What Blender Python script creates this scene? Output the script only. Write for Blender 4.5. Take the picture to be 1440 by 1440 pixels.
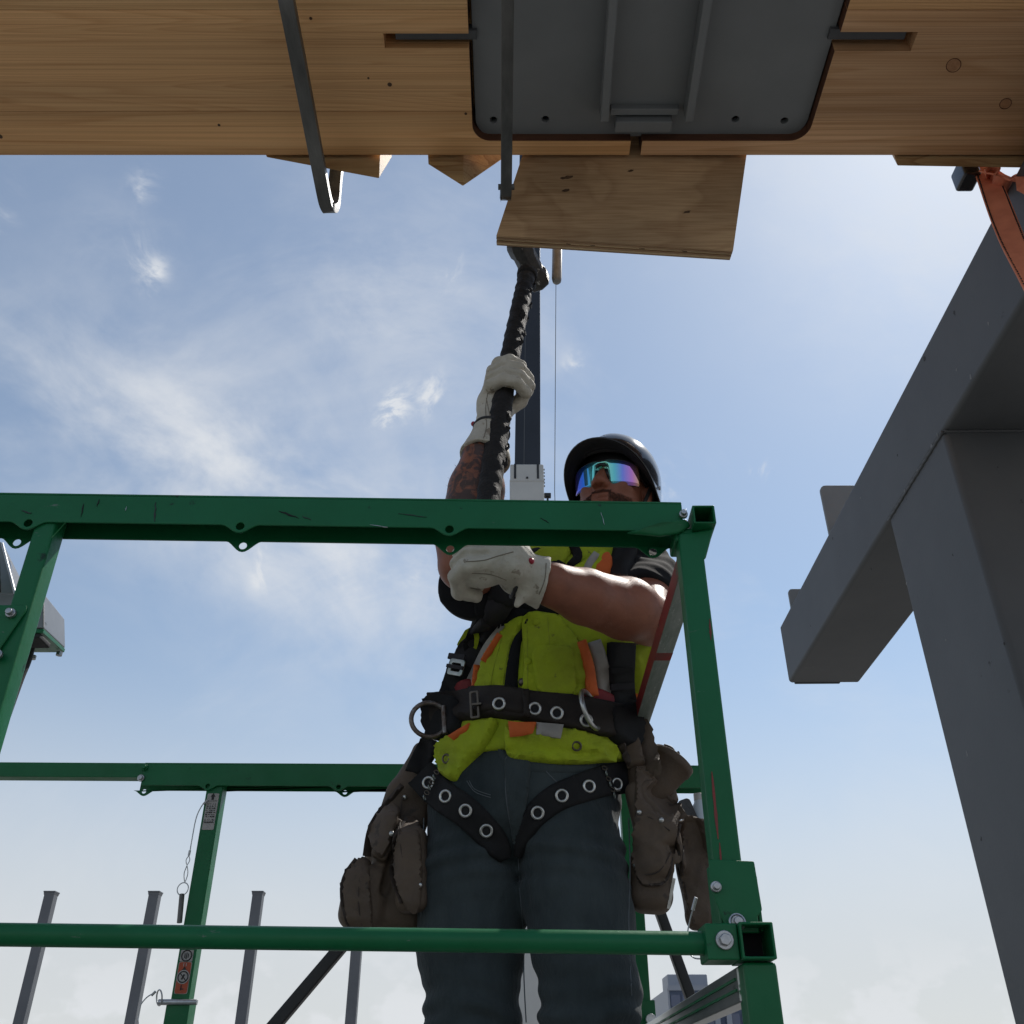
import bpy, bmesh, math, random
import numpy as np
from mathutils import Vector as V, Matrix, noise as mnoise
from mathutils.geometry import tessellate_polygon, delaunay_2d_cdt
from mathutils.bvhtree import BVHTree

random.seed(7); np.random.seed(7)
for o in list(bpy.data.objects):
    bpy.data.objects.remove(o, do_unlink=True)
SC = bpy.context.scene
COL = SC.collection
R = math.radians

# ------------------------------------------------------------------ camera
FPX, PITCH, CZ = 1330.0, R(31.9), 1.6          # focal length in photo pixels, upward tilt, eye height
CAM = V((0, 0, CZ))
cd = bpy.data.cameras.new('camera'); cam = bpy.data.objects.new('camera', cd); COL.objects.link(cam)
cd.sensor_width = 36; cd.lens = 36 * FPX / 1440; cd.clip_start = 0.02; cd.clip_end = 6000
cam.location = CAM; cam.rotation_euler = (R(90) + PITCH, 0, 0)
SC.camera = cam

# ------------------------------------------------------------------ light
SUN_AZ, SUN_EL = R(39), R(52)                   # azimuth to the right of straight ahead, elevation
sun_dir = V((math.sin(SUN_AZ) * math.cos(SUN_EL), math.cos(SUN_AZ) * math.cos(SUN_EL), math.sin(SUN_EL)))
ld = bpy.data.lights.new('sun', 'SUN'); sun = bpy.data.objects.new('sun', ld); COL.objects.link(sun)
ld.energy = 4.2; ld.angle = R(0.53); ld.color = (1.0, 0.95, 0.88)
sun.rotation_euler = sun_dir.to_track_quat('Z', 'Y').to_euler()
sun.location = (20, 25, 40)
SC.view_settings.view_transform = 'Standard'; SC.view_settings.look = 'None'
SC.view_settings.exposure = -0.27; SC.view_settings.gamma = 1
SC.cycles.use_denoising = True
SC.cycles.max_bounces = 6; SC.cycles.use_adaptive_sampling = True; SC.cycles.adaptive_threshold = 0.02

def ray(px, py):
    u, v = (px - 720) / FPX, (720 - py) / FPX
    return V((u, math.cos(PITCH) - v * math.sin(PITCH), math.sin(PITCH) + v * math.cos(PITCH)))
def at(px, py, Y):                              # point of the place seen at that pixel, Y metres ahead
    d = ray(px, py); return CAM + d * (Y / d.y)
def atz(px, py, z):                             # the same for a known height
    d = ray(px, py); return CAM + d * ((z - CZ) / d.z)

# ------------------------------------------------------------------ sky
W = bpy.data.worlds.new('World'); SC.world = W; W.use_nodes = True
W.cycles.sampling_method = 'MANUAL'; W.cycles.sample_map_resolution = 512
def build_world():
    nt = W.node_tree; N = nt.nodes; L = nt.links; N.clear()
    out = N.new('ShaderNodeOutputWorld')
    sky = N.new('ShaderNodeTexSky'); sky.sky_type = 'NISHITA'; sky.sun_disc = False
    sky.sun_elevation = SUN_EL; sky.sun_rotation = SUN_AZ
    sky.altitude = 50; sky.air_density = 1.0; sky.dust_density = 0.45; sky.ozone_density = 1.6
    b1 = N.new('ShaderNodeBackground'); b1.inputs['Strength'].default_value = 0.15
    tint = N.new('ShaderNodeMix'); tint.data_type = 'RGBA'; tint.blend_type = 'MULTIPLY'; tint.inputs[0].default_value = 1; tint.inputs[7].default_value = (0.92, 1.0, 0.985, 1)
    L.new(sky.outputs[0], tint.inputs[6]); L.new(tint.outputs[2], b1.inputs['Color'])
    b2 = N.new('ShaderNodeBackground'); b2.inputs['Color'].default_value = (0.93, 0.96, 1.0, 1); b2.inputs['Strength'].default_value = 0.98
    mix = N.new('ShaderNodeMixShader')
    tc = N.new('ShaderNodeTexCoord'); d = tc.outputs['Generated']
    def math_(op, a, b=None, c=None, clamp=False):
        n = N.new('ShaderNodeMath'); n.operation = op; n.use_clamp = clamp
        for i, x in enumerate((a, b, c)):
            if x is None: continue
            if isinstance(x, (int, float)): n.inputs[i].default_value = x
            else: L.new(x, n.inputs[i])
        return n.outputs[0]
    def dot(vec):
        n = N.new('ShaderNodeVectorMath'); n.operation = 'DOT_PRODUCT'
        L.new(d, n.inputs[0]); n.inputs[1].default_value = vec; return n.outputs['Value']
    def noise(scale, detail, rough, dist, mapping=None):
        n = N.new('ShaderNodeTexNoise'); n.inputs['Scale'].default_value = scale; n.inputs['Detail'].default_value = detail
        n.inputs['Roughness'].default_value = rough; n.inputs['Distortion'].default_value = dist
        if mapping:
            m = N.new('ShaderNodeMapping'); m.inputs['Rotation'].default_value = mapping[0]; m.inputs['Scale'].default_value = mapping[1]
            L.new(d, m.inputs['Vector']); L.new(m.outputs[0], n.inputs['Vector'])
        else: L.new(d, n.inputs['Vector'])
        return n.outputs['Fac']
    def ramp(x, lo, hi):
        n = N.new('ShaderNodeMapRange'); n.interpolation_type = 'SMOOTHSTEP'
        n.inputs['From Min'].default_value = lo; n.inputs['From Max'].default_value = hi; L.new(x, n.inputs['Value']); return n.outputs[0]
    def bank(p, q, wid):                        # a bank of cloud lying along the great circle p -> q
        a, b = ray(*p).normalized(), ray(*q).normalized(); c = (a + b).normalized()
        e1 = (b - a).normalized(); e2 = c.cross(e1); la = (b - a).length / 2
        x = math_('DIVIDE', dot(e1), la * 1.15); y = math_('DIVIDE', dot(e2), wid)
        r = math_('ADD', math_('MULTIPLY', x, x), math_('MULTIPLY', y, y))
        g = math_('EXPONENT', math_('MULTIPLY', r, -1.0))
        return math_('MULTIPLY', g, math_('GREATER_THAN', dot(c), 0.0))
    wisp = noise(2.6, 6, 0.62, 0.55, ((0.2, 0.5, -0.7), (1.0, 2.3, 1.6)))
    fine = noise(6.5, 6, 0.66, 0.35, ((0.1, 0.2, 0.6), (1, 1.5, 1.3)))
    puff = noise(17.0, 5, 0.6, 0.6)
    sa, sb = ray(-80, 470).normalized(), ray(700, 905).normalized(); sc_ = (sa + sb).normalized(); s1 = (sb - sa).normalized(); s2 = sc_.cross(s1)
    cx = N.new('ShaderNodeCombineXYZ'); L.new(math_('MULTIPLY', dot(s1), 3.6), cx.inputs[0]); L.new(math_('MULTIPLY', dot(s2), 4.6), cx.inputs[1]); L.new(math_('MULTIPLY', dot(sc_), 4.0), cx.inputs[2])
    ns_ = N.new('ShaderNodeTexNoise'); ns_.inputs['Scale'].default_value = 2.0; ns_.inputs['Detail'].default_value = 7; ns_.inputs['Roughness'].default_value = .57; ns_.inputs['Distortion'].default_value = .35; L.new(cx.outputs[0], ns_.inputs['Vector'])
    total = math_('MULTIPLY', ramp(wisp, 0.46, 0.86), 0.30)      # thin cirrus all over the sky
    for p, q, wid, k, src in [((-80, 478), (430, 690), 0.085, 0.48, ns_.outputs['Fac']), ((200, 620), (700, 900), 0.125, 0.48, ns_.outputs['Fac']), ((440, 330), (640, 540), 0.10, 0.30, fine),
                              ((250, 780), (660, 860), 0.05, 0.30, fine), ((100, 300), (240, 400), 0.05, 0.22, fine), ((1180, 180), (1420, 420), 0.16, 0.30, fine)]:
        m = bank(p, q, wid)
        total = math_('ADD', total, math_('MULTIPLY', math_('MULTIPLY', m, ramp(src, 0.26, 0.74)), k))
    for px, py, w, k in [(552, 578, 0.026, 0.85), (606, 556, 0.020, 0.6), (216, 385, 0.016, 0.7), (190, 345, 0.018, 0.45), (634, 382, 0.018, 0.6), (812, 514, 0.014, 0.6),
                         (200, 265, 0.016, 0.4), (1063, 658, 0.010, 0.6), (575, 838, 0.035, 0.35), (380, 788, 0.03, 0.5), (8, 292, 0.02, 0.35), (940, 690, 0.03, 0.35)]:
        m = bank((px - 15, py - 6), (px + 15, py + 6), w)
        total = math_('ADD', total, math_('MULTIPLY', math_('MULTIPLY', m, ramp(puff, 0.47, 0.66)), k * 1.25))
    # low heap clouds along the horizon
    el = dot((0, 0, 1))
    low = math_('MULTIPLY', ramp(el, 0.15, 0.06), ramp(noise(16, 4, 0.5, 0.0, ((0, 0, 0), (1, 1, 1.4))), 0.50, 0.60))
    total = math_('ADD', total, math_('MULTIPLY', low, 0.55))
    total = math_('ADD', total, 0.16)                             # thin veil
    haze = math_('MULTIPLY', ramp(el, 0.43, 0.08), 0.88)
    total = math_('MINIMUM', total, 0.90)
    b3 = N.new('ShaderNodeBackground'); b3.inputs['Color'].default_value = (0.925, 0.94, 0.965, 1); b3.inputs['Strength'].default_value = 0.84
    mh = N.new('ShaderNodeMixShader'); L.new(haze, mh.inputs['Fac']); L.new(b1.outputs[0], mh.inputs[1]); L.new(b3.outputs[0], mh.inputs[2])
    L.new(total, mix.inputs['Fac']); L.new(mh.outputs[0], mix.inputs[1]); L.new(b2.outputs[0], mix.inputs[2])
    L.new(mix.outputs[0], out.inputs['Surface'])
build_world()

# ------------------------------------------------------------------ materials
MATS = {}
def mat(name, base, rough=0.5, metal=0.0, spec=0.5, var=None, scale=8.0, bump=0.0, bscale=40.0, coat=0.0, stretch=(1, 1, 1),
        spots=None, sscale=30.0, sthr=0.62, detail=6, sheen=0.0, rvar=0.0, trans=0.0, spots2=None, s2scale=20, s2thr=.66):
    """Principled material in object space: base colour, a second colour mixed in by noise (var), sparse wear marks (spots), bump."""
    m = bpy.data.materials.new(name); m.use_nodes = True; nt = m.node_tree; N = nt.nodes; L = nt.links
    p = N['Principled BSDF']; p.inputs['Roughness'].default_value = rough; p.inputs['Metallic'].default_value = metal
    p.inputs['Specular IOR Level'].default_value = spec; p.inputs['Coat Weight'].default_value = coat
    p.inputs['Sheen Weight'].default_value = sheen; p.inputs['Transmission Weight'].default_value = trans
    tc = N.new('ShaderNodeTexCoord'); mp = N.new('ShaderNodeMapping'); mp.inputs['Scale'].default_value = stretch
    L.new(tc.outputs['Object'], mp.inputs['Vector'])
    def ns(sc, det=detail, ro=0.6):
        n = N.new('ShaderNodeTexNoise'); n.inputs['Scale'].default_value = sc; n.inputs['Detail'].default_value = det
        n.inputs['Roughness'].default_value = ro; L.new(mp.outputs[0], n.inputs['Vector']); return n.outputs['Fac']
    def mr(x, a, b):
        n = N.new('ShaderNodeMapRange'); n.inputs['From Min'].default_value = a; n.inputs['From Max'].default_value = b; L.new(x, n.inputs['Value']); return n.outputs[0]
    col = None
    if var:
        mx = N.new('ShaderNodeMix'); mx.data_type = 'RGBA'; mx.inputs[6].default_value = (*base, 1); mx.inputs[7].default_value = (*var, 1)
        L.new(mr(ns(scale), 0.32, 0.68), mx.inputs[0]); col = mx.outputs[2]
    if spots:
        mx = N.new('ShaderNodeMix'); mx.data_type = 'RGBA'
        if col is None: mx.inputs[6].default_value = (*base, 1)
        else: L.new(col, mx.inputs[6])
        mx.inputs[7].default_value = (*spots, 1); L.new(mr(ns(sscale, 8, 0.7), sthr, sthr + 0.04), mx.inputs[0]); col = mx.outputs[2]
    if spots2:
        mx = N.new('ShaderNodeMix'); mx.data_type = 'RGBA'; L.new(col, mx.inputs[6]); mx.inputs[7].default_value = (*spots2, 1)
        mp2 = N.new('ShaderNodeMapping'); mp2.inputs['Scale'].default_value = (.35, 1, 1.6); mp2.inputs['Location'].default_value = (3.1, 1.7, 9.2); mp2.inputs['Rotation'].default_value = (0, .5, 0); L.new(tc.outputs['Object'], mp2.inputs['Vector'])
        n = N.new('ShaderNodeTexNoise'); n.inputs['Scale'].default_value = s2scale; n.inputs['Detail'].default_value = 9; n.inputs['Roughness'].default_value = .72; L.new(mp2.outputs[0], n.inputs['Vector'])
        L.new(mr(n.outputs['Fac'], s2thr, s2thr + .03), mx.inputs[0]); col = mx.outputs[2]
    if col is None: p.inputs['Base Color'].default_value = (*base, 1)
    else: L.new(col, p.inputs['Base Color'])
    if rvar:
        n = N.new('ShaderNodeMapRange'); n.inputs['To Min'].default_value = rough - rvar; n.inputs['To Max'].default_value = rough + rvar
        n.inputs['From Min'].default_value = 0.3; n.inputs['From Max'].default_value = 0.7
        L.new(ns(scale * 2.3), n.inputs['Value']); L.new(n.outputs[0], p.inputs['Roughness'])
    if bump:
        b = N.new('ShaderNodeBump'); b.inputs['Strength'].default_value = bump; b.inputs['Distance'].default_value = 0.01
        L.new(ns(bscale, 5, 0.6), b.inputs['Height']); L.new(b.outputs[0], p.inputs['Normal'])
    MATS[name] = m; return m

def wood(name, light, dark, ring=14.0, stretch=(0.13, 3.2, 3.2), knots=True, off=(0, 0, 0), rough=0.62):
    """Sawn softwood, grain running along x: stretched rings with fine fibres and a few knots."""
    m = bpy.data.materials.new(name); m.use_nodes = True; nt = m.node_tree; N = nt.nodes; L = nt.links
    p = N['Principled BSDF']; p.inputs['Roughness'].default_value = rough; p.inputs['Specular IOR Level'].default_value = 0.3
    tc = N.new('ShaderNodeTexCoord'); mp = N.new('ShaderNodeMapping'); mp.inputs['Scale'].default_value = stretch; mp.inputs['Location'].default_value = off
    L.new(tc.outputs['Object'], mp.inputs['Vector'])
    n1 = N.new('ShaderNodeTexNoise'); n1.inputs['Scale'].default_value = 1.6; n1.inputs['Detail'].default_value = 3; n1.inputs['Distortion'].default_value = 0.4
    L.new(mp.outputs[0], n1.inputs['Vector'])
    mu = N.new('ShaderNodeMath'); mu.operation = 'MULTIPLY'; mu.inputs[1].default_value = ring; L.new(n1.outputs['Fac'], mu.inputs[0])
    fr = N.new('ShaderNodeMath'); fr.operation = 'FRACT'; L.new(mu.outputs[0], fr.inputs[0])
    cr = N.new('ShaderNodeValToRGB'); e = cr.color_ramp.elements
    e[0].position = 0.0; e[0].color = (*light, 1); e[1].position = 1.0; e[1].color = (*light, 1)
    q = e.new(0.62); q.color = tuple(light[i] * 0.55 + dark[i] * 0.45 for i in range(3)) + (1,)
    q = e.new(0.86); q.color = (*dark, 1)
    L.new(fr.outputs[0], cr.inputs['Fac'])
    m2 = N.new('ShaderNodeMapping'); m2.inputs['Scale'].default_value = (stretch[0] * 3, stretch[1] * 40, stretch[2] * 40); L.new(tc.outputs['Object'], m2.inputs['Vector'])
    n2 = N.new('ShaderNodeTexNoise'); n2.inputs['Scale'].default_value = 2.0; n2.inputs['Detail'].default_value = 5; L.new(m2.outputs[0], n2.inputs['Vector'])
    mx = N.new('ShaderNodeMix'); mx.data_type = 'RGBA'; mx.blend_type = 'MULTIPLY'; mx.inputs[0].default_value = 1
    c2 = N.new('ShaderNodeValToRGB'); c2.color_ramp.elements[0].position = 0.28; c2.color_ramp.elements[0].color = (0.72, 0.66, 0.6, 1); c2.color_ramp.elements[1].position = 0.6; c2.color_ramp.elements[1].color = (1, 1, 1, 1)
    L.new(n2.outputs['Fac'], c2.inputs['Fac']); L.new(cr.outputs[0], mx.inputs[6]); L.new(c2.outputs[0], mx.inputs[7]); col = mx.outputs[2]
    # broad change of tone from board to board
    n3 = N.new('ShaderNodeTexNoise'); n3.inputs['Scale'].default_value = 2.2; n3.inputs['Detail'].default_value = 2; L.new(mp.outputs[0], n3.inputs['Vector'])
    hs = N.new('ShaderNodeHueSaturation'); mr = N.new('ShaderNodeMapRange'); mr.inputs['To Min'].default_value = 0.78; mr.inputs['To Max'].default_value = 1.2; mr.inputs['From Min'].default_value = 0.3; mr.inputs['From Max'].default_value = 0.7
    L.new(n3.outputs['Fac'], mr.inputs['Value']); L.new(mr.outputs[0], hs.inputs['Value']); L.new(col, hs.inputs['Color']); col = hs.outputs[0]
    L.new(col, p.inputs['Base Color'])
    b = N.new('ShaderNodeBump'); b.inputs['Strength'].default_value = 0.12; b.inputs['Distance'].default_value = 0.004; L.new(n2.outputs['Fac'], b.inputs['Height']); L.new(b.outputs[0], p.inputs['Normal'])
    MATS[name] = m; return m

GREEN = (0.005, 0.112, 0.037)
mat('green', GREEN, 0.42, spec=0.28, var=(0.007, 0.138, 0.050), scale=6, spots=(0.006, 0.03, 0.016), sscale=22, sthr=0.65, spots2=(0.10, 0.16, 0.12), s2scale=30, s2thr=0.655, bump=0.05, bscale=60, rvar=0.1)
mat('green_worn', (0.16, 0.21, 0.17), 0.42, var=(0.28, 0.31, 0.28), scale=14, spots=(0.48, 0.49, 0.47), sscale=40, sthr=0.60, bump=0.1, bscale=80, stretch=(6, 1, 1))
mat('green_red', (0.26, 0.018, 0.016), 0.45, var=(0.17, 0.022, 0.018), scale=12, spots=(0.012, 0.09, 0.04), sscale=18, sthr=0.60)
mat('red_scrape', (0.28, 0.02, 0.016), 0.5, var=(0.16, 0.03, 0.02), scale=40)
mat('zinc', (0.52, 0.53, 0.54), 0.36, 0.9, var=(0.32, 0.33, 0.34), scale=60, bump=0.1)
mat('bare_metal', (0.42, 0.43, 0.42), 0.30, 0.85, var=(0.2, 0.24, 0.22), scale=30, spots=(0.03, 0.09, 0.05), sscale=22, sthr=0.6, stretch=(1, 0.15, 1), bump=0.06)
mat('black_steel', (0.012, 0.012, 0.013), 0.5, var=(0.02, 0.02, 0.02), scale=10)
mat('dark_hole', (0.006, 0.006, 0.007), 0.8)
mat('steel_grey', (0.080, 0.085, 0.090), 0.6, spec=0.35, var=(0.100, 0.105, 0.110), scale=2.2, spots=(0.035, 0.035, 0.036), sscale=16, sthr=0.67, spots2=(0.13, 0.13, 0.13), s2scale=13, s2thr=0.70, bump=0.06, bscale=110)
mat('plate_grey', (0.175, 0.186, 0.190), 0.6, var=(0.205, 0.216, 0.219), scale=3.5, bump=0.05, bscale=120)
mat('clamp_steel', (0.16, 0.16, 0.155), 0.42, 0.7, var=(0.09, 0.09, 0.088), scale=22, spots=(0.14, 0.075, 0.04), sscale=30, sthr=0.66, bump=0.15, bscale=90, stretch=(1, 0.25, 1))
mat('bright_steel', (0.6, 0.6, 0.58), 0.3, 0.9, var=(0.42, 0.42, 0.4), scale=60)
wood('glulam', (0.74, 0.435, 0.20), (0.65, 0.355, 0.15), ring=24)
wood('glulam_b', (0.76, 0.455, 0.215), (0.67, 0.375, 0.165), ring=40, off=(3.1, 1.7, 0.4))
wood('glulam_c', (0.77, 0.485, 0.235), (0.68, 0.40, 0.18), ring=30, off=(7.3, 4.4, 2.1))
wood('glulam_bounce', (0.72, 0.44, 0.24), (0.62, 0.355, 0.175), ring=15, off=(2.2, 6.1, 1.4))  # paler right-hand boards: light bounced from the right is put into the colour
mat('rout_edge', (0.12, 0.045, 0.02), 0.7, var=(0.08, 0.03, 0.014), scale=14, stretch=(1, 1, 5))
wood('stud', (0.52, 0.36, 0.18), (0.34, 0.2, 0.09), ring=9, off=(1.5, 0.3, 2.2), stretch=(0.8, 6, 6))
wood('ply_face', (0.47, 0.31, 0.17), (0.39, 0.245, 0.13), ring=6, off=(4.5, 2.3, 1.2), stretch=(1.3, 3.2, 2.2))
wood('ply_light', (0.62, 0.46, 0.27), (0.5, 0.35, 0.2), ring=5, stretch=(1, 8, 8))
wood('ply_dark', (0.36, 0.23, 0.125), (0.25, 0.15, 0.08), ring=5, stretch=(1, 8, 8))
mat('knot', (0.05, 0.025, 0.012), 0.7, var=(0.1, 0.05, 0.02), scale=60)
mat('knot_ring', (0.44, 0.23, 0.11), 0.65, var=(0.34, 0.165, 0.075), scale=90)
mat('strap_orange', (0.78, 0.27, 0.15), 0.9, var=(0.64, 0.20, 0.11), scale=18, bump=0.2, bscale=400)
mat('stitch_black', (0.01, 0.01, 0.012), 0.8)
mat('boom_black', (0.012, 0.014, 0.018), 0.35, var=(0.02, 0.022, 0.028), scale=0.6)
mat('boom_white', (0.55, 0.54, 0.50), 0.45, var=(0.47, 0.46, 0.43), scale=0.6)
mat('post_grey', (0.10, 0.105, 0.115), 0.5, var=(0.13, 0.135, 0.145), scale=1)
mat('concrete', (0.225, 0.215, 0.20), 0.85, var=(0.17, 0.163, 0.152), scale=0.7, bump=0.2, bscale=12)
mat('box_grey', (0.17, 0.175, 0.18), 0.35, 0.3, var=(0.22, 0.225, 0.23), scale=14)
mat('box_black', (0.015, 0.015, 0.016), 0.18, coat=0.5)
mat('rubber', (0.014, 0.014, 0.015), 0.65)
mat('label_white', (0.42, 0.40, 0.38), 0.6, var=(0.3, 0.29, 0.28), scale=90, spots=(0.1, 0.12, 0.1), sscale=120, sthr=0.62)
mat('label_orange', (0.42, 0.07, 0.02), 0.55, var=(0.36, 0.06, 0.02), scale=60)
mat('ink', (0.012, 0.012, 0.012), 0.6)
mat('tower_glass', (0.03, 0.055, 0.13), 0.12, 0.0, spec=0.8)
mat('tower_frame', (0.30, 0.32, 0.36), 0.5)
mat('tower_spandrel', (0.045, 0.07, 0.13), 0.35)
mat('deck_metal', (0.22, 0.22, 0.22), 0.5, 0.6, var=(0.16, 0.16, 0.16), scale=20)

# ------------------------------------------------------------------ mesh helpers
def link(o, parent=None):
    COL.objects.link(o)
    if parent is not None:
        o.parent = parent
        if parent.type == 'EMPTY': o.matrix_parent_inverse = Matrix.Translation(-parent.location)
    return o
def thing(name, label, cat, loc, group=None):
    o = bpy.data.objects.new(name, None); COL.objects.link(o); o.location = loc; o.empty_display_size = 0.1
    return tag(o, label, cat, group)
def tag(o, label=None, cat=None, group=None, kind=None):
    if label: o['label'] = label
    if cat: o['category'] = cat
    if group: o['group'] = group
    if kind: o['kind'] = kind
    return o
def mk(name, geo, m, parent=None, bevel=0.0, smooth=False, seg=2, label=None, smooth_angle=None):
    """geo: (verts, faces) in place coordinates -> one linked mesh object."""
    vs, fs = geo
    me = bpy.data.meshes.new(name); me.from_pydata([tuple(v) for v in vs], [], [tuple(f) for f in fs]); me.validate()
    bm = bmesh.new(); bm.from_mesh(me); bmesh.ops.recalc_face_normals(bm, faces=bm.faces); bm.to_mesh(me); bm.free()
    ms = m if isinstance(m, (list, tuple)) else [m]
    for k in ms: me.materials.append(MATS[k])
    o = bpy.data.objects.new(name, me); link(o, parent)
    if smooth: me.shade_smooth()
    if bevel:
        b = o.modifiers.new('bevel', 'BEVEL'); b.width = bevel; b.segments = seg; b.limit_method = 'ANGLE'; b.angle_limit = R(32); b.harden_normals = False
        me.shade_smooth()
        w = o.modifiers.new('wn', 'WEIGHTED_NORMAL'); w.keep_sharp = True
    if label: o['label'] = label
    return o
def pip(p, poly):
    r = False
    for i in range(len(poly)):
        a, b = poly[i], poly[i - 1]
        if (a[1] > p[1]) != (b[1] > p[1]) and p[0] < (b[0] - a[0]) * (p[1] - a[1]) / (b[1] - a[1]) + a[0]: r = not r
    return r
class G:
    """Collects geometry."""
    def __init__(s): s.v, s.f = [], []
    def add(s, vs, fs):
        k = len(s.v); s.v += [V(v) for v in vs]; s.f += [tuple(i + k for i in f) for f in fs]; return s
    def __iter__(s): return iter((s.v, s.f))
    def box(s, c, size, rot=None):
        c = V(c); h = V(size) / 2; m = rot or Matrix.Identity(3)
        vs = [c + m @ V((x * h.x, y * h.y, z * h.z)) for x in (-1, 1) for y in (-1, 1) for z in (-1, 1)]
        return s.add(vs, [(0, 1, 3, 2), (4, 6, 7, 5), (0, 4, 5, 1), (2, 3, 7, 6), (0, 2, 6, 4), (1, 5, 7, 3)])
    def bar(s, a, b, w, h, up=(0, 0, 1), cap=True):
        """Rectangular bar from a to b; h along up, w across."""
        a, b = V(a), V(b); d = (b - a).normalized(); side = d.cross(V(up)).normalized(); u = side.cross(d)
        vs = [p + side * (x * w / 2) + u * (y * h / 2) for p in (a, b) for x, y in ((-1, -1), (1, -1), (1, 1), (-1, 1))]
        fs = [(0, 1, 5, 4), (1, 2, 6, 5), (2, 3, 7, 6), (3, 0, 4, 7)]
        if cap: fs += [(0, 3, 2, 1), (4, 5, 6, 7)]
        return s.add(vs, fs)
    def hollow(s, a, b, w, h, t, up=(0, 0, 1)):
        """Rectangular hollow section with open ends."""
        a, b = V(a), V(b); d = (b - a).normalized(); side = d.cross(V(up)).normalized(); u = side.cross(d)
        vs = []
        for p in (a, b):
            for q in (0, t):
                vs += [p + side * (x * (w / 2 - q)) + u * (y * (h / 2 - q)) for x, y in ((-1, -1), (1, -1), (1, 1), (-1, 1))]
        fs = []
        for i in range(4):
            j = (i + 1) % 4
            fs += [(i, j, 8 + j, 8 + i), (4 + i, 12 + i, 12 + j, 4 + j), (i, 4 + i, 4 + j, j), (8 + i, 8 + j, 12 + j, 12 + i)]
        return s.add(vs, fs)
    def tube(s, pts, rad, n=12, cap=True):
        pts = [V(p) for p in pts]; k = len(s.v); m = len(pts)
        rads = rad if isinstance(rad, (list, tuple)) else [rad] * m
        prev = None
        for i, p in enumerate(pts):
            d = (pts[min(i + 1, m - 1)] - pts[max(i - 1, 0)]).normalized()
            if prev is None:
                x = d.orthogonal().normalized()
            else:
                x = (prev - d * prev.dot(d)).normalized()
            prev = x; y = d.cross(x)
            for j in range(n):
                a = 2 * math.pi * j / n; s.v.append(p + (x * math.cos(a) + y * math.sin(a)) * rads[i])
        for i in range(m - 1):
            for j in range(n):
                s.f.append((k + i * n + j, k + i * n + (j + 1) % n, k + (i + 1) * n + (j + 1) % n, k + (i + 1) * n + j))
        if cap:
            s.f.append(tuple(k + j for j in range(n))[::-1]); s.f.append(tuple(k + (m - 1) * n + j for j in range(n)))
        return s
    def torus(s, c, nrm, r, t, n=28, m=8, sx=1.0, ux=None):
        c, nrm = V(c), V(nrm).normalized(); x = (V(ux) - nrm * nrm.dot(V(ux))).normalized() if ux is not None else nrm.orthogonal().normalized(); y = nrm.cross(x); k = len(s.v)
        for i in range(n):
            a = 2 * math.pi * i / n; rd = x * math.cos(a) * sx + y * math.sin(a); rdn = rd.normalized()
            for j in range(m):
                b = 2 * math.pi * j / m; s.v.append(c + rd * r + rdn * (t * math.cos(b)) + nrm * (t * math.sin(b)))
        for i in range(n):
            for j in range(m):
                s.f.append((k + i * m + j, k + ((i + 1) % n) * m + j, k + ((i + 1) % n) * m + (j + 1) % m, k + i * m + (j + 1) % m))
        return s
    def disc(s, c, nrm, r, h, n=16, hexa=False):
        c, nrm = V(c), V(nrm).normalized(); n = 6 if hexa else n
        return s.tube([c, c + nrm * h], r, n)
    def prism(s, outer, holes, O, X, Y, t):
        """Plate with holes: 2-D loops in the frame O, X, Y, thickness t along X x Y."""
        O, X, Y = V(O), V(X).normalized(), V(Y).normalized(); Z = X.cross(Y)
        loops = [outer] + list(holes); flat = [p for l in loops for p in l]
        if holes:
            ed, i0 = [], 0
            for l in loops: ed += [(i0 + i, i0 + (i + 1) % len(l)) for i in range(len(l))]; i0 += len(l)
            r_ = delaunay_2d_cdt([V(p) for p in flat], ed, [], 0, 1e-7); mp = [o_[0] if o_ else 0 for o_ in r_[3]]; tris = []
            for f_ in r_[2]:
                c_ = (sum(r_[0][i].x for i in f_) / 3, sum(r_[0][i].y for i in f_) / 3)
                if pip(c_, outer) and not any(pip(c_, h_) for h_ in holes): tris.append([mp[i] for i in f_])
        else: tris = tessellate_polygon([[V((p[0], p[1], 0)) for p in l] for l in loops])
        k = len(s.v); n = len(flat)
        for q in (0, t): s.v += [O + X * p[0] + Y * p[1] + Z * q for p in flat]
        for a, b, c in tris: s.f += [(k + a, k + c, k + b), (k + n + a, k + n + b, k + n + c)]
        i0 = 0
        for l in loops:
            m = len(l)
            for i in range(m):
                a, b = i0 + i, i0 + (i + 1) % m; s.f.append((k + a, k + b, k + n + b, k + n + a))
            i0 += m
        return s
    def lathe(s, prof, c, ax, n=24, ux=None):
        """prof: (radius, height) pairs along the axis."""
        c, ax = V(c), V(ax).normalized(); x = ax.orthogonal().normalized() if ux is None else V(ux); y = ax.cross(x); k = len(s.v); m = len(prof)
        for r, h in prof:
            for j in range(n):
                a = 2 * math.pi * j / n; s.v.append(c + ax * h + (x * math.cos(a) + y * math.sin(a)) * r)
        for i in range(m - 1):
            for j in range(n): s.f.append((k + i * n + j, k + i * n + (j + 1) % n, k + (i + 1) * n + (j + 1) % n, k + (i + 1) * n + j))
        return s
def circle(cx, cy, r, n=16): return [(cx + r * math.cos(2 * math.pi * i / n), cy + r * math.sin(2 * math.pi * i / n)) for i in range(n)]
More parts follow.
